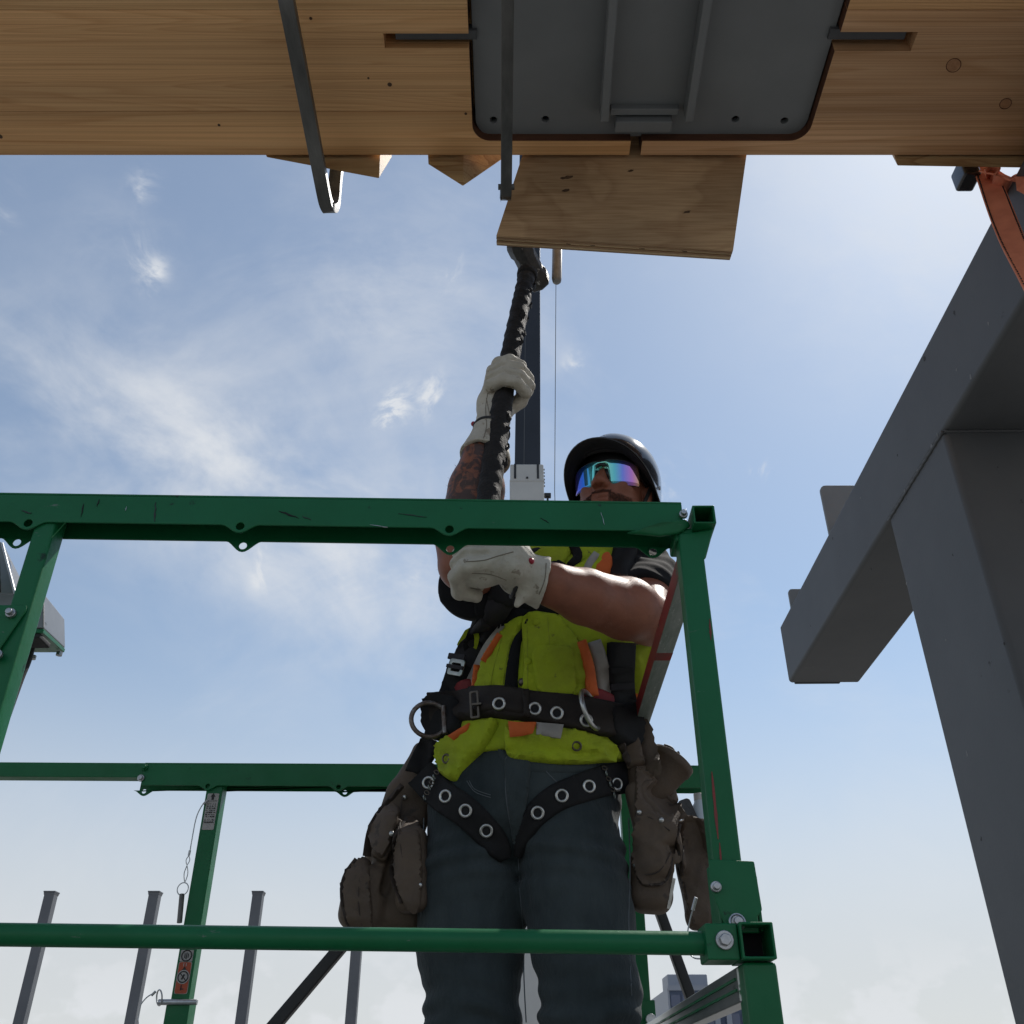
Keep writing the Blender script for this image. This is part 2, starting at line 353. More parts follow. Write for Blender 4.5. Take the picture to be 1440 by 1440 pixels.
def rrect(x0, y0, x1, y1, r, n=6, corners=(1, 1, 1, 1)):
    out = []
    for q, (cx, cy, a0) in enumerate(((x1 - r, y1 - r, 0), (x0 + r, y1 - r, 90), (x0 + r, y0 + r, 180), (x1 - r, y0 + r, 270))):
        if corners[q]:
            out += [(cx + r * math.cos(R(a0 + 90 * i / n)), cy + r * math.sin(R(a0 + 90 * i / n))) for i in range(n + 1)]
        else: out.append(((x1, x0, x0, x1)[q], (y1, y1, y0, y0)[q]))
    return out
def smooth_path(pts, n=8):
    """Catmull-Rom through the points."""
    P = [V(p) for p in pts]; P = [P[0] * 2 - P[1]] + P + [P[-1] * 2 - P[-2]]; out = []
    for i in range(1, len(P) - 2):
        for k in range(n):
            t = k / n; a, b, c, d = P[i - 1:i + 3]
            out.append(0.5 * ((2 * b) + (c - a) * t + (2 * a - 5 * b + 4 * c - d) * t * t + (3 * b - a - 3 * c + d) * t ** 3))
    out.append(P[-2]); return out

mat('chip_dark', (0.03, 0.028, 0.027), 0.7)
mat('chip_light', (0.17, 0.165, 0.16), 0.6)

mat('rod_steel', (0.34, 0.34, 0.33), 0.45, 0.2, var=(0.22, 0.22, 0.21), scale=30)

def hexa(front, back):
    """Solid from two quads (each listed round the same way)."""
    return G().add(list(front) + list(back), [(0, 1, 2, 3), (7, 6, 5, 4), (0, 4, 5, 1), (1, 5, 6, 2), (2, 6, 7, 3), (3, 7, 4, 0)])
def ribbon(path, side, w, t, g=None):
    """Flat or square bar swept along a path; w along side (one vector or one per point), t across."""
    g = g or G(); P = [V(p) for p in path]; n = len(P); vs = []
    sides = side if isinstance(side, list) else [side] * n
    for i, p in enumerate(P):
        d = (P[min(i + 1, n - 1)] - P[max(i - 1, 0)]).normalized(); s = V(sides[i]); s = (s - d * s.dot(d)).normalized(); u = s.cross(d)
        vs += [p + s * (x * w / 2) + u * (y * t / 2) for x, y in ((-1, -1), (1, -1), (1, 1), (-1, 1))]
    fs = []
    for i in range(n - 1):
        for j in range(4):
            k = (j + 1) % 4; fs.append((i * 4 + j, i * 4 + k, i * 4 + 4 + k, i * 4 + 4 + j))
    fs += [(0, 3, 2, 1), tuple(4 * (n - 1) + i for i in range(4))]
    return g.add(vs, fs)

# ================================================================== ground
g = G(); nn = 48
g.v = [V((0, 0, 0))] + [V((4500 * math.cos(2 * math.pi * i / nn), 4500 * math.sin(2 * math.pi * i / nn), 0)) for i in range(nn)]
g.f = [(0, 1 + i, 1 + (i + 1) % nn) for i in range(nn)]
tag(mk('ground', g, 'concrete'), 'pale concrete ground of the building site', kind='structure')

# ================================================================== timber beam overhead
ZB = CZ + 2.28                                                 # underside of the beam
YF = atz(720, 218, ZB).y; S1 = atz(300, 157, ZB).y; S2 = atz(1300, 14, ZB).y; YN = 1.0
PX0, PX1 = atz(661, 100, ZB).x, atz(1165, 100, ZB).x; PYF = atz(900, 198, ZB).y
SY0, SY1 = atz(600, 47, ZB).y, atz(600, 68, ZB).y; SXL = atz(540, 57, ZB).x; SXR = atz(1286, 58, ZB).x
RY0, RY1 = atz(1200, 45, ZB).y, atz(1200, 72, ZB).y
NX0, NX1 = atz(886, 207, ZB).x, atz(902, 207, ZB).x
XL, XR = -4.2, 4.2; LAY = 0.10; e = 0.0007
beam = thing('timber_beam', 'large glued-laminated timber beam overhead with routed pocket on its underside', 'timber beam', (0, (YN + YF) / 2, ZB))
mk('core', G().box(((XL + XR) / 2, (YN + YF) / 2, ZB + LAY + 0.35), (XR - XL, YF - YN, 0.70)), 'glulam_c', beam)
rr = 0.05
arcL = [(PX0 + rr - rr * math.cos(a), PYF - rr + rr * math.sin(a)) for a in [R(10 * i) for i in range(10)]]
arcR = [(PX1 - rr + rr * math.sin(a), PYF - rr + rr * math.cos(a)) for a in [R(10 * i) for i in range(10)]]
A_l = [(XL, S1 + e), (PX0, S1 + e)] + arcL + [(NX0, PYF), (NX0, YF), (XL, YF)]
B_l = [(XL, S2 + e), (PX0, S2 + e), (PX0, SY0), (SXL, SY0), (SXL, SY1), (PX0, SY1), (PX0, S1 - e), (XL, S1 - e)]
C_l = [(XL, YN), (PX0, YN), (PX0, S2 - e), (XL, S2 - e)]
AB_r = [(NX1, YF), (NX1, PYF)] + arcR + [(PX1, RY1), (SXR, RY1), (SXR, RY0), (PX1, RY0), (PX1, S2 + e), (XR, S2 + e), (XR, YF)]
C_r = [(PX1, YN), (XR, YN), (XR, S2 - e), (PX1, S2 - e)]
for pl, m in ((A_l, 'glulam'), (B_l, 'glulam_b'), (C_l, 'glulam_c'), (AB_r, 'glulam_bounce'), (C_r, 'glulam_b')):
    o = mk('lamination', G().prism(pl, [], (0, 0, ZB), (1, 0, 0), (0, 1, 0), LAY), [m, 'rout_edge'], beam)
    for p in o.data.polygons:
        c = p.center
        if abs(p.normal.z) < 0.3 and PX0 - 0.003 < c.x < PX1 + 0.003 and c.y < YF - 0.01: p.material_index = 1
# checks, knots: dark round grown-in pieces set flush in the boards
for px, py, r in ((548, 119, 0.006), (518, 110, 0.003), (437, 26, 0.004), (308, 176, 0.004), (0, 192, 0.007), (655, 160, 0.004)):
    c = atz(px, py, ZB - 0.0006); mk('knot', G().disc(c, (0, 0, 1), r, 0.004, 10), 'knot', beam)
for px, py, r in ((1341, 92, 0.017), (1414, 146, 0.014)):
    c = atz(px, py, ZB - 0.0005)
    k_ = mk('knot', G().disc(c, (0, 0, 1), r, 0.004, 18), 'knot_ring', beam)
    mk('ring', G().torus(c, (0, 0, 1), r, 0.0010, 22, 5, 1.25), 'rout_edge', beam)
# steel bearing plate let into the pocket
ZP = ZB + 0.03
qx0, qx1, qyf = atz(666, 100, ZP).x, atz(1157, 100, ZP).x, atz(900, 192, ZP).y
holes = [circle(atz(px, py, ZP).x, atz(px, py, ZP).y, 0.0105, 16) for px, py in ((694, 169), (767, 168), (1034, 168), (1103, 170))]
plate = mk('bearing_plate', G().prism(rrect(qx0, YN, qx1, qyf, 0.055, 8, (1, 1, 0, 0)), holes, (0, 0, ZP), (1, 0, 0), (0, 1, 0), 0.02), 'plate_grey', beam, bevel=0.0015,
           label='grey painted steel plate with four bolt holes let into the beam')
for h in holes:
    cx = sum(p[0] for p in h) / 16; cy = sum(p[1] for p in h) / 16
    mk('bolt_hole', G().disc((cx, cy, ZP + 0.021), (0, 0, 1), 0.0105, 0.03, 12), 'dark_hole', plate)
ZR = ZB - 0.025
for px0, px1 in ((863, 850), (996, 969)):
    a = atz(px0, 0, ZR); b = atz(px1, 172, ZR); d = (b - a) / (b.y - a.y); a = b - d * (b.y - YN - 0.02)
    mk('rib', G().bar((a.x, a.y, (ZP + ZR) / 2), (b.x, b.y, (ZP + ZR) / 2), 0.022, ZP - ZR), 'plate_grey', plate, bevel=0.003)
a, b = atz(866, 168, ZB), atz(946, 168, ZB)
mk('lip', G().box(((a.x + b.x) / 2, atz(900, 180, ZB + 0.008).y - 0.012, ZB + 0.012), (b.x - a.x, 0.035, 0.036)), 'plate_grey', plate, bevel=0.003)
mk('lip', G().box(((a.x + b.x) / 2, atz(900, 158, ZB + 0.015).y - 0.004, ZB + 0.0205), (b.x - a.x + 0.03, 0.02, 0.02)), 'plate_grey', plate, bevel=0.002)
for x0, x1, y0, y1 in ((SXL + 0.028, PX0 + 0.02, SY0 + 0.004, SY1 - 0.012), (PX1 - 0.02, SXR - 0.02, RY0 + 0.004, RY1 - 0.02)):
    mk('side_tongue', G().box(((x0 + x1) / 2, (y0 + y1) / 2, ZB + 0.034), (x1 - x0, y1 - y0, 0.03)), 'steel_grey', plate)

# ================================================================== blocks, plywood, hooks under the beam
def P4(pts, Y): return [at(x, y, Y) for x, y in pts]
tag(mk('wood_block', hexa([at(352, 150, YF + .012), at(375, 221, YF + .012), at(533, 251, YF + .012), at(536, 170, YF + .012)],
                          [at(352, 150, YF + .09), at(376, 215, YF + .09), at(551, 221, YF + .09), at(556, 150, YF + .09)]), 'stud', bevel=0.002),
    'rough sawn timber offcut wedged under the beam beside the left steel hook', 'wood block', 'timber offcuts under the beam')
tag(mk('wood_block', hexa([at(598, 160, YF + .012), at(602, 231, YF + .012), at(651, 262, YF + .012), at(652, 160, YF + .012)],
                          [at(655, 140, YF + .085), at(655, 200, YF + .085), at(705, 225, YF + .085), at(712, 140, YF + .085)]), 'stud', bevel=0.002),
    'short timber block with a corner pointing down, just left of the plywood', 'wood block', 'timber offcuts under the beam')
tag(mk('wood_block', hexa([at(1248, 190, YF + .006), at(1262, 233, YF + .006), at(1560, 238, YF + .006), at(1560, 190, YF + .006)],
                          [at(1246, 170, YF + .06), at(1252, 214, YF + .06), at(1560, 216, YF + .06), at(1560, 170, YF + .06)]), 'stud', bevel=0.002),
    'long timber batten under the beam end, above the orange sling', 'wood block', 'timber offcuts under the beam')

yt, yb = YF + 0.012, YF + 0.055
ply = thing('plywood_sheet', 'rectangular offcut of plywood hanging edge-down behind the timber beam', 'plywood', at(870, 345, yb))
tl, tr, br, bl = at(735, 217, yt), at(1050, 217, yt), at(1031, 352, yb), at(698, 331, yb)
tl = tl + (tl - bl) * 0.25; tr = tr + (tr - br) * 0.25
nrm = (tr - tl).cross(bl - tl).normalized(); nrm = nrm if nrm.y > 0 else -nrm
tt = 0.044 / 6
for i in range(6):
    o1, o2 = nrm * (tt * i + (0.0003 if i else 0)), nrm * (tt * (i + 1))
    j = 0.0016 * math.sin(i * 2.3); dn = (bl - tl).normalized() * j
    mk('veneer', hexa([tl + o1, tr + o1, br + o1 + dn, bl + o1 + dn], [tl + o2, tr + o2, br + o2 + dn, bl + o2 + dn]),
       'ply_face' if i == 0 else ('ply_light' if i % 2 == 0 else 'ply_dark'), ply, bevel=0.0006)
for px, py, w in ((797, 249, 15), (796, 267, 10), (887, 240, 9), (966, 298, 12), (800, 345, 7), (835, 344, 6), (965, 353, 9), (905, 358, 7)):
    t_ = (py - 217) / 130; c = at(px, py, yt + (yb - yt) * t_ - 0.0012)
    if py > 340: c = bl.lerp(br, (px - 698) / 333) + nrm * 0.016 + (bl - tl).normalized() * 0.0012
    random.seed(int(px)); npt = 14; out_ = []
    xd = (tr - tl).normalized(); yd = (tl - bl).normalized(); sc_ = .0011 if py < 340 else .0012; hh = .42 if py < 340 else .16
    for k in range(npt):
        a_ = 2 * math.pi * k / npt; rr_ = random.uniform(.55, 1.1); out_.append((math.cos(a_) * w * sc_ * rr_, math.sin(a_) * w * sc_ * hh * rr_ + .15 * math.cos(a_) * w * sc_))
    if py < 340: mk('split', G().prism(out_, [], c, xd, yd, .003 if xd.cross(yd).y > 0 else -.003), 'knot', ply)
    else: mk('split', G().prism(out_, [], c, xd, nrm, .003 if xd.cross(nrm).z > 0 else -.003), 'knot', ply)

# hook bars: run under the beam, turn up behind its far face
p = smooth_path([at(388, -70, 1.08), at(403, 0, 1.25), at(432, 150, 1.52), at(450, 245, 1.73), at(458, 284, 1.815), at(464, 293, 1.84), at(469, 285, 1.862), at(471, 262, 1.872), at(474, 236, 1.875), at(482, 190, 1.878), at(500, 80, 1.88)], 6)
tag(mk('hook_bar', ribbon(p, (1, 0, 0), 0.036, 0.026), 'clamp_steel', bevel=0.006),
    'bent grey steel hook bar under the left part of the timber beam', 'hook', 'steel hook bars under the beam')
hk = thing('hook_bar', 'slim grey steel bar in front of the bearing plate, ending left of the plywood', 'hook', at(712, 280, 1.74), 'steel hook bars under the beam')
p = smooth_path([at(715, -90, 1.08), at(714, 0, 1.25), at(713, 140, 1.5), at(712, 262, 1.70), at(711, 272, 1.722), at(711, 276, 1.745)], 6)
mk('bar', ribbon(p, (1, 0, 0), 0.030, 0.024), 'clamp_steel', hk, bevel=0.006)
c = at(712, 263, 1.70); mk('pin', G().tube([c - V((.022, 0, 0)), c + V((.022, 0, 0))], 0.008, 10), 'clamp_steel', hk)
a, b = at(783, 396, 1.98), at(787, 150, 1.98)
tag(mk('steel_rod', G().tube([a - V((0, 0, .006)), a, a + V((0, 0, .012)), b], [.007, .0125, .0145, .0145], 16), 'rod_steel', smooth=True), 'short round steel rod hanging below the plywood beside the hammer head', 'rod')

# ================================================================== steel frame on the right
ZS = CZ + 1.90; ZT = CZ + 2.235
n0, f0 = atz(1440, 420, ZS), atz(1110, 960, ZS); d = (f0 - n0).normalized(); sd = V((d.y, -d.x, 0)); Wd = (atz(1205, 965, ZS) - f0).dot(sd)
n0 = f0 - d * 4.6
frame = thing('column_and_beam', 'grey painted steel column carrying a horizontal box beam, right of the worker', 'steel frame', (1.65, 2.8, 0))
def sect(Y0, w, h, r=0.018, n=4): return rrect(0, 0, w, h, r, n)
bmo = mk('beam', G().prism(sect(0, Wd, ZT - ZS), [], n0, sd, (0, 0, 1), -(f0 - n0).length), 'steel_grey', frame, bevel=0.002)
mk('end_plate', G().prism(rrect(0.03, -0.004, Wd * 0.72, 0.2, 0.004, 2), [], f0 + d * 0.001 , sd, (0, 0, 1), -0.01), 'steel_grey', frame)
ca, cb = atz(1325, 606, ZS), atz(1247, 731, ZS); cl = (cb - ca).length; ca = ca - V((0, 0, ZS)) + sd * 0.003 + V((0, 0, 0))
ca.z = 0
mk('column', G().prism(rrect(0, 0, Wd - 0.006, cl, 0.02, 4), [], ca, sd, d, ZS - 0.002), 'steel_grey', frame, bevel=0.002)
wa = ca + V((0, 0, ZS - 0.004)) - sd * 0.002
mk('weld', G().tube([wa + d * (cl * k / 40) + V((0, 0, 0.002 * math.sin(k * 2.1))) for k in range(41)], 0.0055, 8), 'steel_grey', frame, smooth=True)
xa_ = at(1152, 690, 4.0).x
mk('fin_plate', G().prism(rrect(0, 0, 0.2, at(1152, 685, 4.0).z - ZT, 0.03, 4, (1, 1, 0, 0)), [], (xa_, 4.0, ZT - .002), (1, 0, 0), (0, 0, 1), 0.02), 'plate_grey', frame, bevel=0.002)
mk('lug', G().prism(rrect(0, 0, 0.1, at(1107, 830, 4.6).z - ZT, 0.02, 4, (1, 1, 0, 0)), [], (at(1107, 830, 4.6).x, 4.6, ZT - .002), (1, 0, 0), (0, 0, 1), 0.02), 'plate_grey', frame, bevel=0.002)

# chipped paint and weld spatter on the left faces
random.seed(41); pn = -sd
def on_left(px, py):
    r_ = ray(px, py); t_ = (n0 - CAM).dot(pn) / r_.dot(pn); return CAM + r_ * t_ + pn * .0006
for px, py, w, m_ in ((1300, 505, 7, 'chip_dark'), (1342, 440, 5, 'chip_dark'), (1171, 757, 4, 'chip_dark'), (1345, 520, 3, 'chip_light'), (1262, 640, 3, 'chip_dark'), (1272, 690, 5, 'chip_light'), (1290, 662, 4, 'chip_light'), (1310, 628, 5, 'chip_light'), (1318, 612, 4, 'chip_light'), (1390, 455, 4, 'chip_light'), (1365, 530, 5, 'chip_light'),
                      (1275, 820, 4, 'chip_light'), (1412, 905, 3, 'chip_dark'), (1340, 780, 3, 'chip_dark'), (1360, 1060, 5, 'chip_light'), (1330, 900, 2, 'chip_light'), (1140, 880, 3, 'chip_dark'), (1210, 700, 3, 'chip_light'), (1380, 1180, 4, 'chip_dark'), (1225, 800, 3, 'chip_dark')):
    c_ = on_left(px, py); out_ = [(math.cos(k * .7) * w * .0016 * random.uniform(.4, 1.1), math.sin(k * .7) * w * .0021 * random.uniform(.4, 1.1)) for k in range(9)]
    mk('paint_chip', G().prism(out_, [], c_, d, (0, 0, 1), .001 if d.cross(V((0, 0, 1))).dot(pn) < 0 else -.001), m_, frame)
mk('weld', G().tube([wa + sd * (.003 + (Wd - .006) * k / 40) + d * -.002 + V((0, 0, 0.002 * math.sin(k * 2.3))) for k in range(41)], 0.0055, 8), 'steel_grey', frame, smooth=True)

# ================================================================== orange sling
sl = thing('lifting_sling', 'orange stitched webbing sling hanging from the beam at the upper right', 'sling', at(1390, 300, 1.75))
pth = smooth_path([at(1352, 160, 1.86), at(1380, 232, 1.84), at(1394, 262, 1.81), at(1413, 312, 1.77), at(1440, 376, 1.71), at(1488, 470, 1.60), at(1560, 600, 1.4)], 8)
mk('webbing', ribbon(pth, [V((1, -.12 + .30 * math.sin(i * .22), .15 + .12 * math.sin(i * .31))) for i in range(len(pth))], 0.062, 0.005), 'strap_orange', sl, bevel=0.001)
sdv = V((1, -.12, .15)).normalized()
for s in (-1, 1):
    for i in range(4, len(pth) - 1):
        for k in range(3):
            q = pth[i].lerp(pth[i + 1], k / 3); dd = (pth[i + 1] - pth[i]).normalized(); sdv = V((1, -.12 + .30 * math.sin(i * .22), .15 + .12 * math.sin(i * .31))).normalized(); sv = (sdv - dd * sdv.dot(dd)).normalized(); u = sv.cross(dd)
            u = u if u.y < 0 else -u
            c = q + sv * (s * 0.0265) + u * 0.0034
            mk('stitch', G().bar(c - dd * 0.0034, c + dd * 0.0034, 0.0034, 0.0012, u), 'stitch_black', sl) if (i * 3 + k) % 1 == 0 else None
pt2 = smooth_path([at(1384, 238, 1.80), at(1402, 244, 1.785), at(1422, 252, 1.77), at(1448, 264, 1.72), at(1500, 300, 1.6)], 6)
mk('loop', ribbon(pt2, [(0.0, .35, 1 - .1 * i / 4) for i in range(len(pt2))], 0.042, 0.005), 'strap_orange', sl, bevel=0.001)
pt3 = smooth_path([at(1386, 246, 1.80), at(1394, 240, 1.79), at(1402, 246, 1.79), at(1397, 256, 1.80), at(1412, 262, 1.80), at(1425, 258, 1.82)], 6)
mk('fold', ribbon(pt3, (0.2, 1, 0.1), 0.06, 0.005), 'strap_orange', sl, bevel=0.001)
a = at(1343, 238, 1.85); b = at(1374, 254, 1.85)
mk('corner_guard', G().box(((a + b) / 2), (abs(b.x - a.x), 0.07, abs(a.z - b.z) + .02)), 'box_black', sl, bevel=0.008)

# ================================================================== crane far behind
cr = thing('crane', 'tall crane with black inner boom and white outer boom behind the worker', 'crane', at(742, 1440, 20) * 1.0)
cr.location.z = 0
bx_, bY = at(741, 690, 20).x, 20.0
zt = at(741, 667, 20).z; x1 = at(745, 200, 20).x
mk('inner_boom', G().prism(rrect(-.33, -.4, .33, .4, .06, 3), [], (bx_, bY, zt - 1), (1, 0, 0), (0, 1, 0), 1), 'boom_black', cr)
top = V((x1 + (x1 - bx_) * 0.2, bY, zt + 16)); bs = V((bx_, bY, zt - 1))
mk('boom_extension', G().bar(bs, top, 0.655, 0.7, (0, 1, 0)), 'boom_black', cr, bevel=0.03)
mk('boom_groove', G().bar(bs + V((-.09, -.352, 0)), top + V((-.09, -.352, 0)), 0.02, 0.01, (0, 1, 0)), 'steel_grey', cr)
wz = zt
ob = mk('outer_boom', G().box((bx_ - .005, bY, wz / 2 + 0.6), (0.84, 0.92, wz - 1.2)), 'boom_white', cr, bevel=0.03)
for k, xx in ((0, -.30), (1, .27)):
    mk('wear_slot', G().box((bx_ + xx, bY - .463, wz - .22), (0.055, 0.02, 0.44)), 'black_steel', ob)
mk('bolt', G().disc((bx_ + .0, bY - .462, wz - .42), (0, -1, 0), 0.03, 0.02, 8), 'black_steel', ob)
for k in range(6): mk('bolt', G().disc((bx_ + .415, bY - .3, wz - .06 - k * .1), (1, 0, 0), 0.025, 0.03, 6), 'steel_grey', ob)
mk('collar', G().box((bx_ - .005, bY, wz - .5), (0.86, 0.94, 0.03)), 'boom_white', ob)
a = at(770, 697, bY - .1)
mk('anemometer', G().box(a, (0.17, 0.12, 0.1)), 'black_steel', cr, bevel=0.01); mk('stem', G().bar(a - V((0, 0, .05)), a - V((.0, 0, .4)), .05, .05, (0, 1, 0)), 'black_steel', cr)
mk('stem', G().bar(a - V((0, 0, .4)), V((bx_ + .4, bY - .1, a.z - .4)), .05, .05), 'black_steel', cr)
c0, c1 = at(780, 690, bY - .5), at(783, 200, bY - .5)
mk('cable', G().tube([c0 - V((0, 0, 4)), c0, c1], 0.009, 6), 'steel_grey', cr)
mk('carrier', G().box((bx_ + 1, bY + 1.5, 1.05), (7, 2.5, 0.5)), 'boom_white', cr, bevel=0.05)
mk('cab', G().box((bx_ - 1.9, bY + 1.5, 2.0), (1.2, 2.2, 1.3)), 'boom_white', cr, bevel=0.1)
mk('turntable', G().box((bx_ + .6, bY + .9, 1.6), (2.2, 2.2, 0.6)), 'boom_black', cr, bevel=0.1)
for k in range(4):
    for s in (-1, 1):
        mk('wheel', G().tube([(bx_ - 1.8 + k * 1.9, bY + 1.5 + s * 1.0, .5), (bx_ - 1.8 + k * 1.9, bY + 1.5 + s * 1.3, .5)], 0.5, 20), 'rubber', cr, bevel=0.04)

# ================================================================== far steel columns
for i, (px, lab) in enumerate(((73, 'leftmost of the far grey steel columns with a cap plate'), (219, 'second far grey steel column from the left with a cap plate'),
                               (364, 'third far grey steel column from the left, right of the decal post'), (508, 'far grey steel column seen below the left tool pouch'))):
    t_ = at(px, 1254, 25.0)
    c = thing('steel_column', lab, 'column', (t_.x, 25.0, 0), 'far steel columns')
    mk('shaft', G().box((t_.x, 25, (t_.z - .03) / 2), (0.25, 0.25, t_.z - .03)), 'post_grey', c, bevel=0.02)
    mk('cap_plate', G().box((t_.x, 25, t_.z - .015), (0.29, 0.29, 0.025)), 'post_grey', c)
    mk('gusset', G().add([(t_.x - .142, 24.87, t_.z - .031), (t_.x + .142, 24.87, t_.z - .031), (t_.x + .126, 24.87, t_.z - .09), (t_.x - .126, 24.87, t_.z - .09),
                          (t_.x - .142, 25.13, t_.z - .031), (t_.x + .142, 25.13, t_.z - .031), (t_.x + .126, 25.13, t_.z - .09), (t_.x - .126, 25.13, t_.z - .09)],
                         [(0, 1, 2, 3), (4, 7, 6, 5), (0, 4, 5, 1), (1, 5, 6, 2), (2, 6, 7, 3), (3, 7, 4, 0)]), 'post_grey', c)

# ================================================================== glass tower on the skyline
DT = 230.0
tw = thing('office_tower', 'dark blue glass office tower on the skyline, seen behind the green cage', 'building', (at(1000, 1440, DT).x, DT, 0))
xa, xb = at(941, 1395, DT).x, at(1086, 1395, DT).x; zt = at(941, 1393, DT).z; dep = 34.0
mk('wall', G().box(((xa + xb) / 2, DT + dep / 2, zt / 2), (xb - xa, dep, zt)), 'tower_spandrel', tw)
mk('side_wall', G().box((xa - 0.2, DT + dep / 2, zt / 2 + .2), (0.4, dep + .4, zt + .4)), 'tower_frame', tw)
mk('roof_edge', G().box(((xa + xb) / 2, DT - 0.1, zt + .5), (xb - xa + .6, 0.6, 1.0)), 'tower_frame', tw)
mk('roof_plant', G().box((xa + 5.5, DT + 12, zt + 2.0), (9, 9, 4)), 'tower_frame', tw, bevel=0.2)
fl = 3.6; nb = 9; bw = (xb - xa) / nb
pane = G().box((0, 0, 0), (bw - .5, 0.2, fl - 1.3)); pm = None
for s in range(9):
    for k in range(nb):
        if k == 4: continue
        if pm is None:
            o = mk('window', pane, 'tower_glass', tw); pm = o.data
        else:
            o = bpy.data.objects.new('window', pm); link(o, tw)
        o.location = (xa + bw * (k + .5), DT - .12, zt - fl * (s + .55))
for k in (4, 5): mk('mullion', G().box((xa + bw * (k - .3 + .25), DT - .4, zt / 2), (1.1, 0.8, zt)), 'tower_frame', tw)

# ================================================================== green lift platform (guard rails, deck, scissors)
DECK = CZ - 0.38
lift = thing('lift_platform', 'green steel guard-rail cage of the lift platform the worker stands in', 'lift', (-0.5, 1.8, 0))
FY, BY = 1.165, 2.45                                            # front and back rail planes

def ear_plate(a, b, h, ears, hole_r, drop, O_t, up=V((0, 0, 1)), hz=0.15):
    """Rail flange from a to b (its lower edge), height h, with rounded ears (distance along a->b) that carry pin holes."""
    d = (b - a); Ln = d.length; d.normalize(); out = [(0, h), (0, 0)]; hs = []
    for s in ears:
        w = 0.027
        for k in range(13):
            t = k / 12; q = 0.5 - 0.5 * math.cos(2 * math.pi * t); q = q ** 0.9
            out.append((s - w + 2 * w * t, -drop * q))
        hs.append(circle(s, -drop * hz, hole_r, 16))
    out += [(Ln, 0), (Ln, h)]
    return G().prism(out[::-1], hs, a, d, up, O_t)

# front top rail: inverted channel, two flanges and a top web
fa, fb = at(-420, 727, FY), at(962, 747, FY)
d = (fb - fa).normalized(); H = 0.0462; up = V((0, 0, 1)); up = (up - d * d.z).normalized()
back = V((-d.y, d.x, 0)).normalized() * 0.047
def along(px, py, Y): return (at(px, py, Y) - fa).dot(d)
mk('top_rail', ear_plate(fa, fb, H, [along(40, 733, FY), along(338, 737, FY), along(632, 743, FY)], 0.0062, 0.013, -0.0025, up), 'green', lift, bevel=0.0012)
rail2 = mk('rail_flange', ear_plate(fa + back, fb + back * 1.0, H, [along(345, 757, FY + .052), along(634, 763, FY + .052), along(917, 769, FY + .052), along(30, 752, FY + .052)], 0.0058, 0.018, -0.0025, up, .42), 'green', lift, bevel=0.0012)
mk('rail_web', G().add([fa + up * H, fb + up * H, fb + back + up * H, fa + back + up * H, fa + up * (H + .0035), fb + up * (H + .0035), fb + back + up * (H + .0035), fa + back + up * (H + .0035)],
   [(0, 3, 2, 1), (4, 5, 6, 7), (0, 1, 5, 4), (1, 2, 6, 5), (2, 3, 7, 6), (3, 0, 4, 7)]), 'green', lift, bevel=0.001)
# dented end of the front rail near the corner
q = [(880, 748), (905, 742), (930, 735), (948, 731), (965, 729), (972, 738), (955, 748), (930, 752)]
vs = [at(x, y, FY - .006 - .006 * math.sin(i)) for i, (x, y) in enumerate(q)]; vs += [v + V((0, .008, 0)) for v in vs]
mk('dent', G().add(vs, [tuple(range(8)), tuple(range(15, 7, -1))] + [(i, (i + 1) % 8, 8 + (i + 1) % 8, 8 + i) for i in range(8)]), 'green', lift, bevel=0.003)
a, b = at(948, 740, FY), at(978, 758, FY)
mk('rail_bracket', G().box((a + b) / 2 + V((0, .03, 0)), (b.x - a.x, 0.05, abs(a.z - b.z))), 'green', lift, bevel=0.003)
def bolt(px, py, Y, r=0.006, hexa_=False, nrm=(0, -1, 0), parent=None, m='zinc'):
    c = at(px, py, Y); g_ = G().disc(c - V(nrm) * .004, nrm, r * 1.5, 0.006, 16).disc(c, nrm, r, 0.008, 12, hexa_)
    return mk('bolt', g_, m, parent or lift, bevel=0.001)
bolt(961, 723, FY - .004, .0042)
# front posts
def post(px, py, Y, wd, dp, zlo, zhi, m='green', name='post', bev=0.004):
    c = at(px, py, Y); return mk(name, G().box((c.x, Y + dp / 2, (zlo + zhi) / 2), (wd, dp, zhi - zlo)), m, lift, bevel=bev)
ztop = at(480, 741, FY).z
pl = post(53, 770, FY + .004, 0.030, 0.034, DECK - .05, ztop + 0.03)
a = at(58, 770, FY)
gp = mk('hinge_plate', G().prism([(-.10, 0), (-.006, 0), (.004, .008), (.029, .080), (.027, .087), (-.10, .088)][::-1], [], (a.x - .023, FY - .002, at(10, 935, FY).z), (1, 0, 0), (0, 0, 1), -0.004), 'green', lift, bevel=0.002)
bolt(15, 862, FY - .006, 0.0045); bolt(-4, 920, FY - .006, 0.0045)
